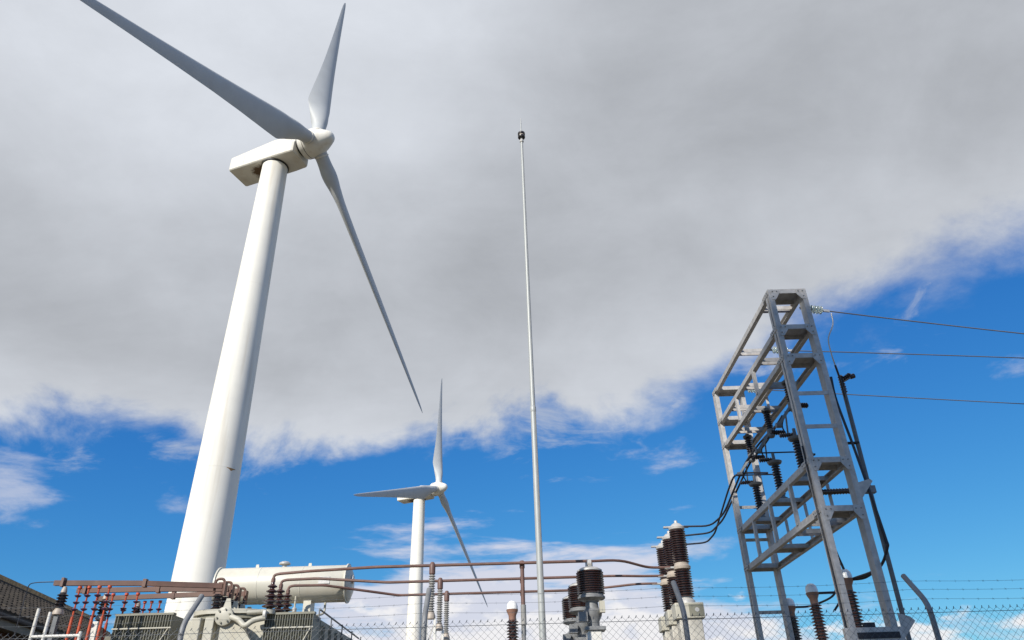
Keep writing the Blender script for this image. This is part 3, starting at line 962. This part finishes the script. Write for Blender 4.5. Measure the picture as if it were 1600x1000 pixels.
dr = cable('pale flexible dropper hanging from the uppermost line clamp', [(6.30, 12.32, 8.80), (6.27, 12.32, 8.55), (6.12, 12.35, 8.25), (6.12, 12.4, 7.95), (6.18, 12.5, 7.75)], 0.013, name='dropper', mat='cap')
cable('dark tail below the pale dropper reaching the pole head', [(6.18, 12.5, 7.75), (6.25, 12.6, 7.45), (6.32, 12.75, 7.2), (6.42, 12.85, 7.45)], 0.02, name='dropper_tail')

# ------------------------------------------------------------------ circuit breakers
BR = 'circuit breaker poles in a row'


def breaker(label, y):
    t = thing('circuit_breaker', label, 'circuit breaker', (3.9, y, 0), 0, BR)
    MB().box(-0.26, 0.26, -0.2, 0.2, 0.0, 4.02).build('pillar', 'concrete', t, bevel=0.02)
    bx = MB().box(-0.33, 0.33, -0.24, 0.24, 4.02, 4.36).build('drive_box', 'trafo', t, bevel=0.015)
    MB().lathe([(0.05, 0), (0.05, 0.02)], origin=(0.16, -0.24, 4.2), axis=(0, -1, 0), n=16).build('indicator', 'cap', bx)
    MB().box(-0.02, 0.30, -0.255, -0.241, 4.07, 4.32).build('drive_door', 'rad', bx)
    MB().lathe([(0.20, 4.36), (0.20, 4.42), (0.15, 4.48), (0.15, 4.52)], n=24).build('lower_flange', 'cap', t)
    MB().lathe(sheds(4.50, 5.12, 0.135, 0.200, 11), n=28).build('lower_insulator', 'brown', t)
    mid = MB().lathe([(0.15, 5.12), (0.20, 5.14), (0.21, 5.2), (0.17, 5.24), (0.17, 5.28), (0.15, 5.30)], n=24).build('middle_terminal', 'beige', t)
    MB().box(-0.42, -0.14, -0.045, 0.045, 5.17, 5.21).build('terminal_pad', 'cap', mid)
    MB().lathe(sheds(5.29, 6.06, 0.135, 0.195, 14), n=28).build('upper_insulator', 'brown', t)
    top = MB().lathe([(0.14, 6.06), (0.19, 6.08), (0.20, 6.13), (0.16, 6.16), (0.10, 6.22), (0.05, 6.24), (0.04, 6.25), (0.04, 6.30)], n=24).build('top_cap', 'cap', t)
    MB().box(-0.32, 0.30, -0.04, 0.04, 6.13, 6.165).build('terminal_pad', 'cap', top)
    return t


breaker('front breaker pole, tallest brown column on a pale pillar left of the gantry', 18.0)
breaker('middle of the three brown breaker columns left of the gantry', 19.0)
breaker('rearmost of the three brown breaker columns left of the gantry', 20.0)

# ------------------------------------------------------------------ current transformers
CT = 'current transformers with black ribbed heads'


def curr(label, x, y):
    t = thing('current_transformer', label, 'current transformer', (x, y, 0), 0, CT)
    MB().box(-0.16, 0.16, -0.16, 0.16, 0, 3.75).build('pillar', 'white', t, bevel=0.02)
    MB().box(-0.21, 0.25, -0.21, 0.21, 3.75, 3.83).build('pillar_cap', 'galv2', t, bevel=0.01)
    nk = MB().lathe([(0.14, 3.83), (0.14, 3.95), (0.20, 4.06), (0.22, 4.16), (0.15, 4.22), (0.14, 4.36)], n=24).build('lower_housing', 'galv2', t)
    MB().box(-0.34, -0.14, -0.30, -0.10, 3.92, 4.12).build('terminal_box', 'galv2', nk)
    MB().box(0.14, 0.26, -0.29, -0.17, 4.1, 4.34).build('bracket', 'trafo', nk)
    MB().lathe([(0.14, 4.36), (0.26, 4.40), (0.31, 4.43), (0.31, 4.47), (0.28, 4.49), (0.28, 4.52)], n=28).build('ring_flange', 'galv2', t)
    MB().lathe([(0.27, 4.52)] + sheds(4.52, 5.02, 0.255, 0.315, 10)[1:-1] + [(0.25, 5.02)], n=32).build('ribbed_head', 'brown', t)
    cp = MB().lathe([(0.29, 5.02), (0.29, 5.05), (0.20, 5.10), (0.09, 5.12), (0.085, 5.12), (0.085, 5.25), (0.05, 5.27)], n=24).build('top_cap', 'cap', t)
    MB().lathe([(0.10, -0.05), (0.10, 0.05)], origin=(0, 0, 5.2), axis=(1, 0, 0), n=14).build('terminal_clamp', 'cap', cp)
    return t


curr('front current transformer with large black ribbed drum right of the mast', 1.62, 17.35)
curr('middle current transformer half hidden behind the large black drum', 1.52, 19.2)
curr('rearmost current transformer peeping out left behind the black drum', 1.45, 21.0)

# ------------------------------------------------------------------ bus supports
SUP = 'slim ribbed bus support posts'
sup_parts = [('ribbed_post', 'greyporc', sheds(4.20, 5.00, 0.045, 0.075, 15)), ('top_clamp', 'bus', [(0.05, 5.0), (0.07, 5.02), (0.07, 5.18), (0.05, 5.26), (0.03, 5.28)]), ('foot_fitting', 'beige', [(0.10, 4.06), (0.10, 4.12), (0.07, 4.2)])]
for lab, y in (('front of the three slim grey ribbed posts carrying the busbars', 17.08), ('middle of the three slim grey ribbed posts carrying the busbars', 18.88), ('rear of the three slim grey ribbed posts carrying the busbars', 20.65)):
    t = ribbed('bus_support', lab, 'insulator', (-1.98, y, 0), sup_parts, SUP)
    for sx in (-0.09, 0.09):
        MB().bar((sx, -0.02, 0), (sx, -0.02, 4.06), 0.05, 0.05).build('stand_leg', 'white', t)
    for k in range(6):
        z = 0.5 + 0.6 * k
        MB().bar((-0.09, 0.02, z), (0.09, 0.02, z + 0.5), 0.02, 0.03).build('stand_brace', 'galv', t)
for lab, y in (('front brown bus stay hanging just left of the mast', 17.2), ('middle brown bus stay just left of the mast', 18.95), ('rear brown bus stay just left of the mast', 20.75)):
    t = thing('bus_stay', lab, 'insulator', (0.07, y, 0), 0, 'brown bus stays beside the mast')
    MB().lathe([(0.045, 4.3), (0.045, 5.1), (0.06, 5.12), (0.06, 5.26), (0.04, 5.28)], n=14).build('stay_tube', 'bus', t)
    MB().lathe([(0.06, 3.9), (0.06, 4.32)], n=14).build('stay_sleeve', 'greyporc', t)
    MB().lathe([(0.035, 0), (0.035, 3.92)], n=12).build('stay_leg', 'galv2', t)

# ------------------------------------------------------------------ main busbars, transformer side to breakers
BUS = 'brown tubular busbars across the yard'
bus_defs = [('front', 17.1, 18.4, 5.38, 17.98), ('middle', 18.9, 19.05, 5.36, 18.98), ('rear', 20.7, 19.7, 5.34, 19.98)]
for nm, y, yb, zb, yr in bus_defs:
    xb = -6.02
    path = rounded([(xb, yb, zb - 0.16), (xb, yb, zb - 0.02), (xb + 0.12, yb, zb + 0.01), (xb + 0.9, yb + (y - yb) * 0.12, zb + 0.02), (-3.3, y, 5.21), (1.55, y, 5.21)], 0.12)
    o = MB().tube(path, 0.034, 10).build('busbar', 'bus')
    tag(o, nm + ' brown busbar tube from the transformer bushings to the black drums', 'busbar', BUS)
    xc = {'front': 1.62, 'middle': 1.52, 'rear': 1.45}[nm]
    path = rounded([(xc + 0.05, y + 0.05, 5.215), (2.35, y + (yr - y) * 0.3, 5.27 if nm == 'front' else 5.22), (3.1, yr, 5.2), (3.62, yr, 5.195)], 0.4)
    o = MB().tube(path, 0.03, 10).build('jumper', 'bus')
    tag(o, nm + ' jumper tube between the black drums and the breaker columns', 'busbar', 'jumpers to the breaker columns')

# ------------------------------------------------------------------ power transformer
tr = thing('power_transformer', 'large beige power transformer with horizontal oil drum on top at lower left', 'transformer', (-6.9, 19.2, 0))
ox, oy = -6.9, 19.2


def T(x0, x1, y0, y1, z0, z1):
    return MB().box(x0 - ox, x1 - ox, y0 - oy, y1 - oy, z0, z1)


T(-8.1, -5.2, 18.55, 20.9, 0.15, 4.40).build('tank', 'trafo', tr, bevel=0.02)
T(-8.4, -4.9, 18.3, 21.1, 0.0, 0.15).build('plinth', 'concrete', tr)
# rounded cover plate with overhanging rim
cov = []
for k in range(40):
    a = 2 * math.pi * k / 40
    cov.append((-7.05 - ox + 1.0 * (abs(math.cos(a)) ** 0.7) * math.copysign(1, math.cos(a)), 19.25 - oy + 0.95 * (abs(math.sin(a)) ** 0.8) * math.copysign(1, math.sin(a)), 4.50))
MB().prism(cov, (0, 0, 0), (0, 0, 0.10)).build('cover_plate', 'trafo', tr)
MB().prism([(x * 0.93, y * 0.93, 4.40) for x, y, z in cov], (0, 0, 0), (0, 0, 0.10)).build('cover_rim', 'rad', tr)
# front ribs, inspection flange and elbow pipe
for x in (-7.72, -7.40):
    T(x - 0.10, x + 0.12, 18.32, 18.56, 0.2, 4.42).build('tank_rib', 'trafo', tr, bevel=0.02)
MB().prism([(-7.1 - ox, 18.30 - oy, 0.2), (-6.2 - ox, 18.30 - oy, 0.2), (-6.2 - ox, 18.30 - oy, 3.7), (-6.75 - ox, 18.30 - oy, 4.42), (-7.1 - ox, 18.30 - oy, 4.42)], (0, 0, 0), (0, 0.25, 0)).build('front_panel', 'trafo', tr)
fl = MB().lathe([(0.21, 0), (0.21, 0.10), (0.17, 0.12)], origin=(-7.02 - ox, 18.30 - oy, 4.42), axis=(0, -1, 0), n=28).build('inspection_flange', 'trafo', tr)
for k in range(6):
    a = R(60 * k + 15)
    MB().lathe([(0.022, 0), (0.022, 0.03)], origin=(-7.02 - ox + 0.15 * math.cos(a), 18.18 - oy, 4.42 + 0.15 * math.sin(a)), axis=(0, -1, 0), n=8).build('bolt', 'rad', fl)
MB().tube(rounded([(-6.85 - ox, 18.22 - oy, 4.40), (-6.62 - ox, 18.15 - oy, 4.32), (-6.45 - ox, 18.1 - oy, 4.15), (-6.3 - ox, 18.15 - oy, 4.30), (-6.02 - ox, 18.2 - oy, 4.36)], 0.12), 0.065, 14).build('elbow_pipe', 'trafo', tr)
MB().tube([(-6.45 - ox, 18.13 - oy, 4.47), (-6.06 - ox, 18.2 - oy, 4.50)], 0.055, 14).build('upper_pipe', 'trafo', tr)
MB().lathe([(0.10, -0.03), (0.10, 0.03)], origin=(-6.05 - ox, 18.2 - oy, 4.43), axis=(1, 0.1, 0), n=18).build('pipe_flange', 'white', tr)
# conservator
cz, cy, cr = 5.52, 20.5, 0.475
con = MB().lathe([(0.0, -8.26 - ox), (0.30, -8.24 - ox), (cr - 0.02, -8.16 - ox), (cr, -8.1 - ox), (cr, -4.66 - ox), (cr - 0.02, -4.62 - ox), (0.3, -4.55 - ox), (0.0, -4.53 - ox)], origin=(0, cy - oy, cz), axis=(1, 0, 0), n=56).build('oil_drum', 'conserv', tr)
for x in (-8.14, -4.66):
    MB().lathe([(cr + 0.001, -0.02), (cr + 0.035, -0.018), (cr + 0.035, 0.018), (cr + 0.001, 0.02)], origin=(x - ox, cy - oy, cz), axis=(1, 0, 0), n=56).build('drum_rim', 'conserv', con)
MB().lathe([(0.06, 0), (0.06, 0.07), (0.15, 0.08), (0.15, 0.12), (0.10, 0.15), (0.02, 0.17)], origin=(-6.45 - ox, cy - oy, cz + cr - 0.01), n=20).build('filler_cap', 'cap', con)
for x in (-7.2, -5.75):
    MB().prism([(x - ox - 0.05, cy - oy, cz + cr - 0.01), (x - ox + 0.05, cy - oy, cz + cr - 0.01), (x - ox + 0.035, cy - oy, cz + cr + 0.09), (x - ox - 0.035, cy - oy, cz + cr + 0.09)], (0, 0, 0), (0, 0.02, 0)).build('lifting_lug', 'conserv', con)
for x in (-7.6, -5.68):
    T(x - 0.08, x + 0.12, 20.3, 20.7, 4.40, 5.12).build('drum_leg', 'conserv', tr)
MB().tube([(-5.95 - ox, 20.2 - oy, 4.4), (-5.95 - ox, 20.2 - oy, 5.2)], 0.025, 10).build('oil_pipe', 'trafo', tr)
MB().lathe([(0.02, 0), (0.06, 0.03), (0.06, 0.12), (0.02, 0.15)], origin=(-5.95 - ox, 20.2 - oy, 4.75), n=12).build('oil_valve', 'cap', tr)


for x in (-7.0, -5.85):
    MB().lathe([(cr + 0.0005, -0.012), (cr + 0.006, -0.008), (cr + 0.006, 0.008), (cr + 0.0005, 0.012)], origin=(x - ox, cy - oy, cz), axis=(1, 0, 0), n=56).build('weld_seam', 'conserv', con)
MB().box(-5.35 - ox, -5.05 - ox, cy - oy - cr - 0.012, cy - oy - cr + 0.03, cz - 0.08, cz + 0.10).build('rating_plate', 'cap', con)
MB().lathe([(0.11, 0), (0.11, 0.05), (0.09, 0.06)], origin=(-4.54 - ox, cy - oy - 0.1, cz + 0.08), axis=(1, 0, 0), n=24).build('oil_gauge', 'cap', con)
MB().tube(rounded([(-5.2 - ox, cy - oy - 0.1, cz - cr + 0.02), (-5.2 - ox, cy - oy - 0.1, 4.75), (-5.6 - ox, cy - oy - 0.6, 4.55), (-5.6 - ox, cy - oy - 0.7, 4.42)], 0.1), 0.03, 10).build('breather_pipe', 'trafo', tr)


# radiator banks: separate fins under a header pipe
def radiator(x0, x1, y0, y1, ztop, nf, name='radiator'):
    rad = T(x0 + 0.02, x1 - 0.02, y0 + 0.06, y1, 1.0, ztop - 0.05).build(name, 'rad', tr)
    pitch = (x1 - x0) / nf
    fin = None
    for k in range(nf):
        xx = x0 + pitch * (k + 0.5) - ox
        if fin is None:
            mb = MB()
            w = pitch * 0.30
            mb.prism([(-w, 0, 1.0), (-w * 0.3, -0.07, 1.0), (w * 0.3, -0.07, 1.0), (w, 0, 1.0)], (0, 0, 0), (0, 0, ztop - 1.06))
            fin = mb.build('fin', 'rad', rad)
            fin.location = (xx, y0 + 0.06 - oy, 0)
        else:
            c = fin.copy()
            COL.objects.link(c)
            c.parent = rad
            c.matrix_parent_inverse = Matrix.Identity(4)
            c.location = (xx, y0 + 0.06 - oy, 0)
    T(x0, x1, y0 + 0.0, y0 + 0.16, ztop - 0.05, ztop).build('header', 'rad', rad)
    T(x0, x1, y0 - 0.03, y0 - 0.012, ztop - 0.36, ztop - 0.33).build('tie_strip', 'trafo', rad)
    MB().bar((x1 - ox - 0.06, y0 - oy - 0.03, ztop - 0.37), (x1 - ox - 0.55, y0 - oy - 0.03, ztop - 1.3), 0.02, 0.03, up=(0, 1, 0)).build('diagonal_strip', 'trafo', rad)
    return rad


radiator(-9.82, -8.40, 18.6, 20.9, 4.60, 22)
radiator(-6.12, -4.92, 18.4, 19.1, 4.50, 20)
# receding side bank on the right with a guard rail
sb = T(-5.05, -4.93, 19.12, 24.0, 1.0, 4.40).build('radiator', 'rad', tr)
for k in range(7):
    T(-4.93, -4.86, 19.3 + 0.68 * k, 19.62 + 0.68 * k, 1.0, 4.30).build('fin', 'rad', sb)
MB().tube([(-4.90 - ox, 18.75 - oy, 4.60), (-4.98 - ox, 24.0 - oy, 4.56)], 0.022, 8).build('guard_rail', 'galv2', tr)
for k in range(5):
    yy = 18.78 + 1.29 * k
    MB().tube([(-4.91 - ox, yy - oy, 4.32), (-4.91 - ox, yy - oy, 4.60)], 0.018, 8).build('rail_post', 'galv2', tr)
# high-voltage bushings
for yb, zt in ((18.4, 5.20), (19.05, 5.18), (19.7, 5.16)):
    x = -6.02 - ox
    bsh = MB().lathe([(0.07, 4.56)] + [q for i in range(5) for q in ((0.075 - 0.006 * i, 4.60 + 0.115 * i), (0.185 - 0.018 * i, 4.625 + 0.115 * i), (0.185 - 0.018 * i, 4.645 + 0.115 * i), (0.072 - 0.006 * i, 4.69 + 0.115 * i))] + [(0.04, zt)], origin=(x, yb - oy, 0), n=28).build('high_voltage_bushing', 'brown', tr)
    MB().lathe([(0.035, zt - 0.02), (0.05, zt), (0.05, zt + 0.08), (0.03, zt + 0.10)], origin=(x, yb - oy, 0), n=16).build('terminal', 'bus', bsh)
    MB().lathe([(0.14, 4.46), (0.14, 4.54), (0.09, 4.57)], origin=(x, yb - oy, 0), n=24).build('turret', 'trafo', bsh)
# low-voltage bushings with copper flags
for k in range(4):
    yb = 18.55 + 0.42 * k
    x = -7.38 + 0.03 * k - ox
    lv = MB().lathe(sheds(4.60, 4.98, 0.07, 0.13, 4), origin=(x, yb - oy, 0), n=22).build('low_voltage_bushing', 'dark', tr)
    MB().tube(rounded([(x - 0.11, yb - oy, 5.0), (x - 0.11, yb - oy, 5.34), (x + 0.11, yb - oy, 5.34), (x + 0.11, yb - oy, 4.96)], 0.11, 5), 0.032, 8).build('copper_loop', 'copper', lv)
    MB().box(x + 0.14, x + 0.17, yb - oy - 0.08, yb - oy + 0.08, 4.95, 5.27).box(x - 0.03, x + 0.14, yb - oy - 0.02, yb - oy + 0.02, 5.14, 5.26).build('copper_flag', 'copper', lv)
    MB().prism([(x + 0.2, yb - oy - 0.1, 4.60), (x + 0.42, yb - oy - 0.1, 4.60), (x + 0.36, yb - oy - 0.1, 4.86), (x + 0.27, yb - oy - 0.1, 4.86)], (0, 0, 0), (0, 0.03, 0)).build('lifting_lug', 'trafo', tr)

# ------------------------------------------------------------------ low-voltage busbars to the left
LV = 'copper bars running left from the transformer'
lv_defs = [('front', 17.75, 18.55, -11.0), ('middle', 18.72, 18.97, -10.98), ('rear', 19.85, 19.5, -11.05)]
for nm, y, yb, xe in lv_defs:
    mb = MB()
    pts = [(xe, y, 5.19), (-9.0, y + (yb - y) * 0.4, 5.19), (-7.3, yb, 5.17)]
    for i in (0, 1):
        for dy in (-0.03, 0.03):
            mb.bar((pts[i][0], pts[i][1] + dy, pts[i][2]), (pts[i + 1][0] + (0.004 if i == 0 else 0), pts[i + 1][1] + dy, pts[i + 1][2]), 0.022, 0.115)
    b = mb.build('low_voltage_busbar', 'copper')
    tag(b, nm + ' brown copper bar from the transformer to the red rods', 'busbar', LV)
    MB().box(xe + 0.18, xe + 0.24, y - 0.07, y + 0.07, 5.10, 5.30).build('clamp', 'bus', b)
    MB().box(-9.04, -8.96, y + (yb - y) * 0.4 - 0.06, y + (yb - y) * 0.4 + 0.06, 5.10, 5.285).build('joint_plate', 'copper', b)

# black insulators carrying the left ends
lvi_parts = [('pale_collar', 'beige', [(0.05, 4.95), (0.07, 4.97), (0.06, 5.04), (0.04, 5.10)]), ('ribbed_body', 'dark', sheds(4.62, 4.95, 0.075, 0.12, 5)), ('foot', 'beige', [(0.12, 4.48), (0.12, 4.54), (0.08, 4.62)])]
for lab, x, y in (('leftmost black insulator under the end of the front copper bar', -10.72, 17.75), ('black insulator under the middle copper bar among the red rods', -10.22, 18.72), ('black insulator under the rear copper bar among the red rods', -9.95, 19.85)):
    t = ribbed('bar_insulator', lab, 'insulator', (x, y, 0), lvi_parts, 'black insulators under the copper bars')
    MB().box(-0.05, 0.05, -0.05, 0.05, 0, 4.48).build('pillar', 'steel', t)


# red rods with glazed discs
def rod(label, x, y, ztop):
    t = thing('switch_rod', label, 'switch rod', (x, y, 0), 0, 'red rods with glazed discs under the copper bars')
    MB().tube([(0, 0, 0), (0, 0, 4.42)], 0.034, 10).build('lower_tube', 'red', t)
    MB().tube([(0, 0, 4.42), (0, 0, ztop)], 0.020, 8).build('upper_rod', 'red', t)
    for k in range(3):
        MB().lathe([(0.025, 0), (0.06, 0.02), (0.075, 0.045), (0.03, 0.07)], origin=(0, 0, 4.55 + 0.15 * k), n=14).build('disc', 'violet', t)
    MB().lathe([(0.022, ztop - 0.07), (0.045, ztop - 0.05), (0.045, ztop)], n=10).build('head', 'red', t)
    return t


ordn = ('first', 'second', 'third', 'fourth')
for nm, y, xs in (('front', 17.75, (-10.36, -10.14, -9.90, -9.66)), ('middle', 18.72, (-10.42, -10.05, -9.72, -9.44)), ('rear', 19.85, (-10.30, -9.78, -9.60, -9.38))):
    for i, x in enumerate(xs):
        rod(ordn[i] + ' red rod from the left under the ' + nm + ' copper bar', x, y - 0.0, 5.10)
# pale supports and dark box behind the rods
for lab, x, y in (('left pale flat support post behind the red rods', -10.05, 18.2), ('middle pale flat support post behind the red rods', -9.75, 19.3), ('right pale flat support post beside the left radiator', -9.30, 20.1)):
    o = MB().box(-0.09, 0.09, -0.03, 0.03, 0, 4.38).build('support_post', 'white', bevel=0.01)
    o.location = (x, y, 0)
    tag(o, lab, 'post', 'pale flat support posts')
db = thing('switch_cabinet', 'dark brown switch cabinet at the foot of the red rods', 'cabinet', (-9.75, 20.6, 0))
MB().box(-0.9, 0.35, -0.4, 0.4, 0, 4.20).build('cabinet_body', 'brick', db, bevel=0.02)
MB().box(-1.0, 0.45, -0.5, 0.5, 4.20, 4.30).build('cabinet_roof', 'fascia', db)
# thin earth wire at the far left
cable('thin dark earth wire looping from the front copper bar down to the roof', [(-11.0, 17.75, 5.22), (-11.4, 17.75, 5.22), (-11.62, 17.78, 5.2), (-11.64, 17.8, 4.9), (-11.64, 17.82, 4.2), (-11.64, 17.82, 0.05)], 0.011, name='earth_wire', rnd=0.08)

# white guard rail
rl = thing('guard_railing', 'white tubular guard railing in front of the brown building', 'railing', (-10.6, 17.0, 0))
for x, zt in ((-0.12, 4.5), (0.16, 4.42), (0.95, 4.0)):
    MB().tube([(x, 0, 0), (x, 0, zt)], 0.036, 12).build('rail_post', 'white', rl)
for z in (3.92, 3.4):
    MB().tube([(-0.12, 0, z), (0.95, 0, z)], 0.032, 12).build('rail', 'white', rl)

# ------------------------------------------------------------------ building with tiled roof
bd = thing('brick_building', 'low brown building with dark tiled hipped roof at the left edge', 'building', (-12.2, 16.2, 0), R(9.4))
# local frame: +Y along the eave, -X up the roof
EZ, RZ, RUN = 4.74, 6.68, 3.3
LEN = 16.0
MB().box(-9.0, -0.45, -3.0, LEN, 0, EZ - 0.12).build('wall', 'brick', bd)
roof = MB().add([(0, -3.5, EZ), (0, LEN + 0.4, EZ), (-RUN, LEN + 0.4, RZ), (-RUN, -3.5, RZ), (-2 * RUN, -3.5, EZ), (-2 * RUN, LEN + 0.4, EZ), (0, -3.5, EZ - 0.1), (0, LEN + 0.4, EZ - 0.1), (-2 * RUN, -3.5, EZ - 0.1), (-2 * RUN, LEN + 0.4, EZ - 0.1)],
                [(0, 1, 2, 3), (3, 2, 5, 4), (0, 3, 4, 8, 6), (1, 7, 9, 5, 2), (0, 6, 7, 1), (6, 8, 9, 7), (4, 5, 9, 8)]).build('roof', 'tile', bd, smooth=0)
sl = math.atan2(RZ - EZ, RUN)
slope_len = math.hypot(RUN, RZ - EZ)
tm = MB()
course, tw = 0.30, 0.28
nc, ncol = int(slope_len / course), int((LEN + 3.9) / tw)
for c in range(nc + 1):
    for k in range(ncol):
        s0 = c * course
        s1 = min(s0 + course + 0.04, slope_len)
        if s1 - s0 < 0.1:
            continue
        y0 = -3.5 + k * tw + random.uniform(-0.008, 0.008)
        lift = random.uniform(0, 0.008)

        def pt(s, y, h):
            return (-s * math.cos(sl) + h * math.sin(sl), y, EZ + s * math.sin(sl) + h * math.cos(sl))
        vs = []
        for s, h0 in ((s0, 0.045 + lift), (s1, 0.012)):
            vs += [pt(s, y0, h0 - 0.02), pt(s, y0 + tw * 0.25, h0 + 0.03), pt(s, y0 + tw * 0.5, h0), pt(s, y0 + tw * 0.8, h0 - 0.012), pt(s, y0 + tw * 0.985, h0 - 0.012)]
        vs += [pt(s0, y0, 0.002), pt(s0, y0 + tw * 0.985, 0.002)]
        tm.add(vs, [(0, 1, 6, 5), (1, 2, 7, 6), (2, 3, 8, 7), (3, 4, 9, 8), (10, 11, 4, 3, 2, 1, 0)])
ti = tm.build('roof_tiles', 'tile', roof, smooth=0)
ti['kind'] = 'stuff'
rt = None
for k in range(int((LEN + 3.9) / 0.42)):
    if rt is None:
        mb = MB()
        vs, fs = [], []
        for yy, rr in ((0, 0.15), (0.41, 0.135)):
            for j in range(7):
                a = math.pi * j / 6
                vs.append((math.cos(a) * rr, yy, math.sin(a) * rr * 0.85))
        for j in range(6):
            fs.append((j, j + 1, 8 + j, 7 + j))
        fs.append(tuple(range(6, -1, -1)))
        rt = mb.add(vs, fs).build('ridge_tile', 'ridge', roof)
        rt.location = (-RUN, -3.5, RZ - 0.01)
    else:
        c = rt.copy()
        COL.objects.link(c)
        c.parent = roof
        c.matrix_parent_inverse = Matrix.Identity(4)
        c.location = (-RUN, -3.5 + 0.42 * k, RZ - 0.01 + random.uniform(-0.01, 0.01))
MB().box(-RUN + 0.08, -RUN + 0.27, -3.5, LEN + 0.4, RZ - 0.12, RZ + 0.035).build('ridge_mortar', 'mortar', roof)
MB().box(-0.03, 0.02, -3.5, LEN + 0.4, EZ - 0.36, EZ - 0.11).build('fascia_board', 'fascia', bd)
MB().box(-0.9, -0.03, -3.5, LEN + 0.4, EZ - 0.30, EZ - 0.26).build('soffit', 'fascia', bd)
MB().tube([(0.07, -3.5, EZ - 0.12), (0.07, LEN + 0.4, EZ - 0.12)], 0.06, 10).build('gutter', 'ridge', bd)

# ------------------------------------------------------------------ chain-link fence
fence = thing('chain_link_fence', 'grey chain-link fence with cranked posts and barbed wire across the bottom', 'fence', (0, 5.6, 0))
FT = 2.385
X0, X1 = -7.9, 8.5
for x in (-6.08, -4.27, -2.46, -0.70, 1.19, 2.97, 4.78, 6.6):
    pst = MB().tube(rounded([(x, 0.03, 0), (x, 0.03, 2.42), (x, 0.27, 2.66)], 0.09, 4), 0.020, 14).build('post', 'galv2', fence)
# three barbed wires on the cranked arms
for k, (yy, zz) in enumerate(((0.06, 2.46), (0.14, 2.54), (0.22, 2.615))):
    mb = MB()
    path = []
    for i in range(0, 83):
        x = X0 + (X1 - X0) * i / 82
        ph = ((x + 0.66) / 1.813) % 1.0
        path.append((x, yy, zz - 0.018 * 4 * ph * (1 - ph)))
    mb.tube(path, 0.0010, 5)
    bw = mb.build('barbed_wire', 'wire', fence)
    bb = MB()
    x = X0 + 0.05
    while x < X1:
        ph = ((x + 0.66) / 1.813) % 1.0
        z = zz - 0.018 * 4 * ph * (1 - ph)
        a = random.uniform(0, 3)
        for q in (0, 1):
            dx, dz = 0.009 * math.cos(a + q * 1.5), 0.010 * math.sin(a + q * 1.5)
            bb.bar((x - dx, yy, z - dz), (x + dx, yy, z + dz), 0.001, 0.001)
        x += 0.11 + random.uniform(-0.008, 0.008)
    o = bb.build('barbs', 'wire', bw, smooth=0)
    o['kind'] = 'stuff'
# woven mesh
cm = MB()
cell = 0.051                              # width and height of one diamond
nw = int((X1 - X0) / (cell / 2))
rw = 0.0012
rows = int((FT - 0.05) / (cell / 2))
for i in range(nw):
    x = X0 + i * cell / 2
    vs = []
    for j in range(rows + 1):
        z = FT - j * cell / 2
        sgn = 1 if (i + j) % 2 == 0 else -1
        p = (x + cell * 0.26 * sgn + 0.0012 * math.sin(i * 0.37 + j * 0.5), 0.0018 * sgn, z + 0.0012 * math.sin(i * 0.21))
        vs += [(p[0] - rw, p[1] - rw * 0.6, p[2]), (p[0] + rw, p[1] - rw * 0.6, p[2]), (p[0], p[1] + rw, p[2])]
    fs = []
    for j in range(rows):
        for k in range(3):
            k2 = (k + 1) % 3
            fs.append((j * 3 + k, j * 3 + k2, j * 3 + 3 + k2, j * 3 + 3 + k))
    cm.add(vs, fs)
    # knuckles standing up along the top where two wires meet
    if i % 2 == 0:
        xx = x + cell * 0.25
        cm.bar((xx - 0.004, -0.003, FT - 0.010), (xx + 0.003, 0.003, FT + 0.008), 0.004, 0.0035)
mo = cm.build('wire_mesh', 'wire', fence, smooth=0)
mo['kind'] = 'stuff'
for z in (FT - 0.03, 1.25, 0.1):
    MB().tube([(X0, 0.006, z), (X1, 0.006, z)], 0.002, 5).build('line_wire', 'wire', fence)
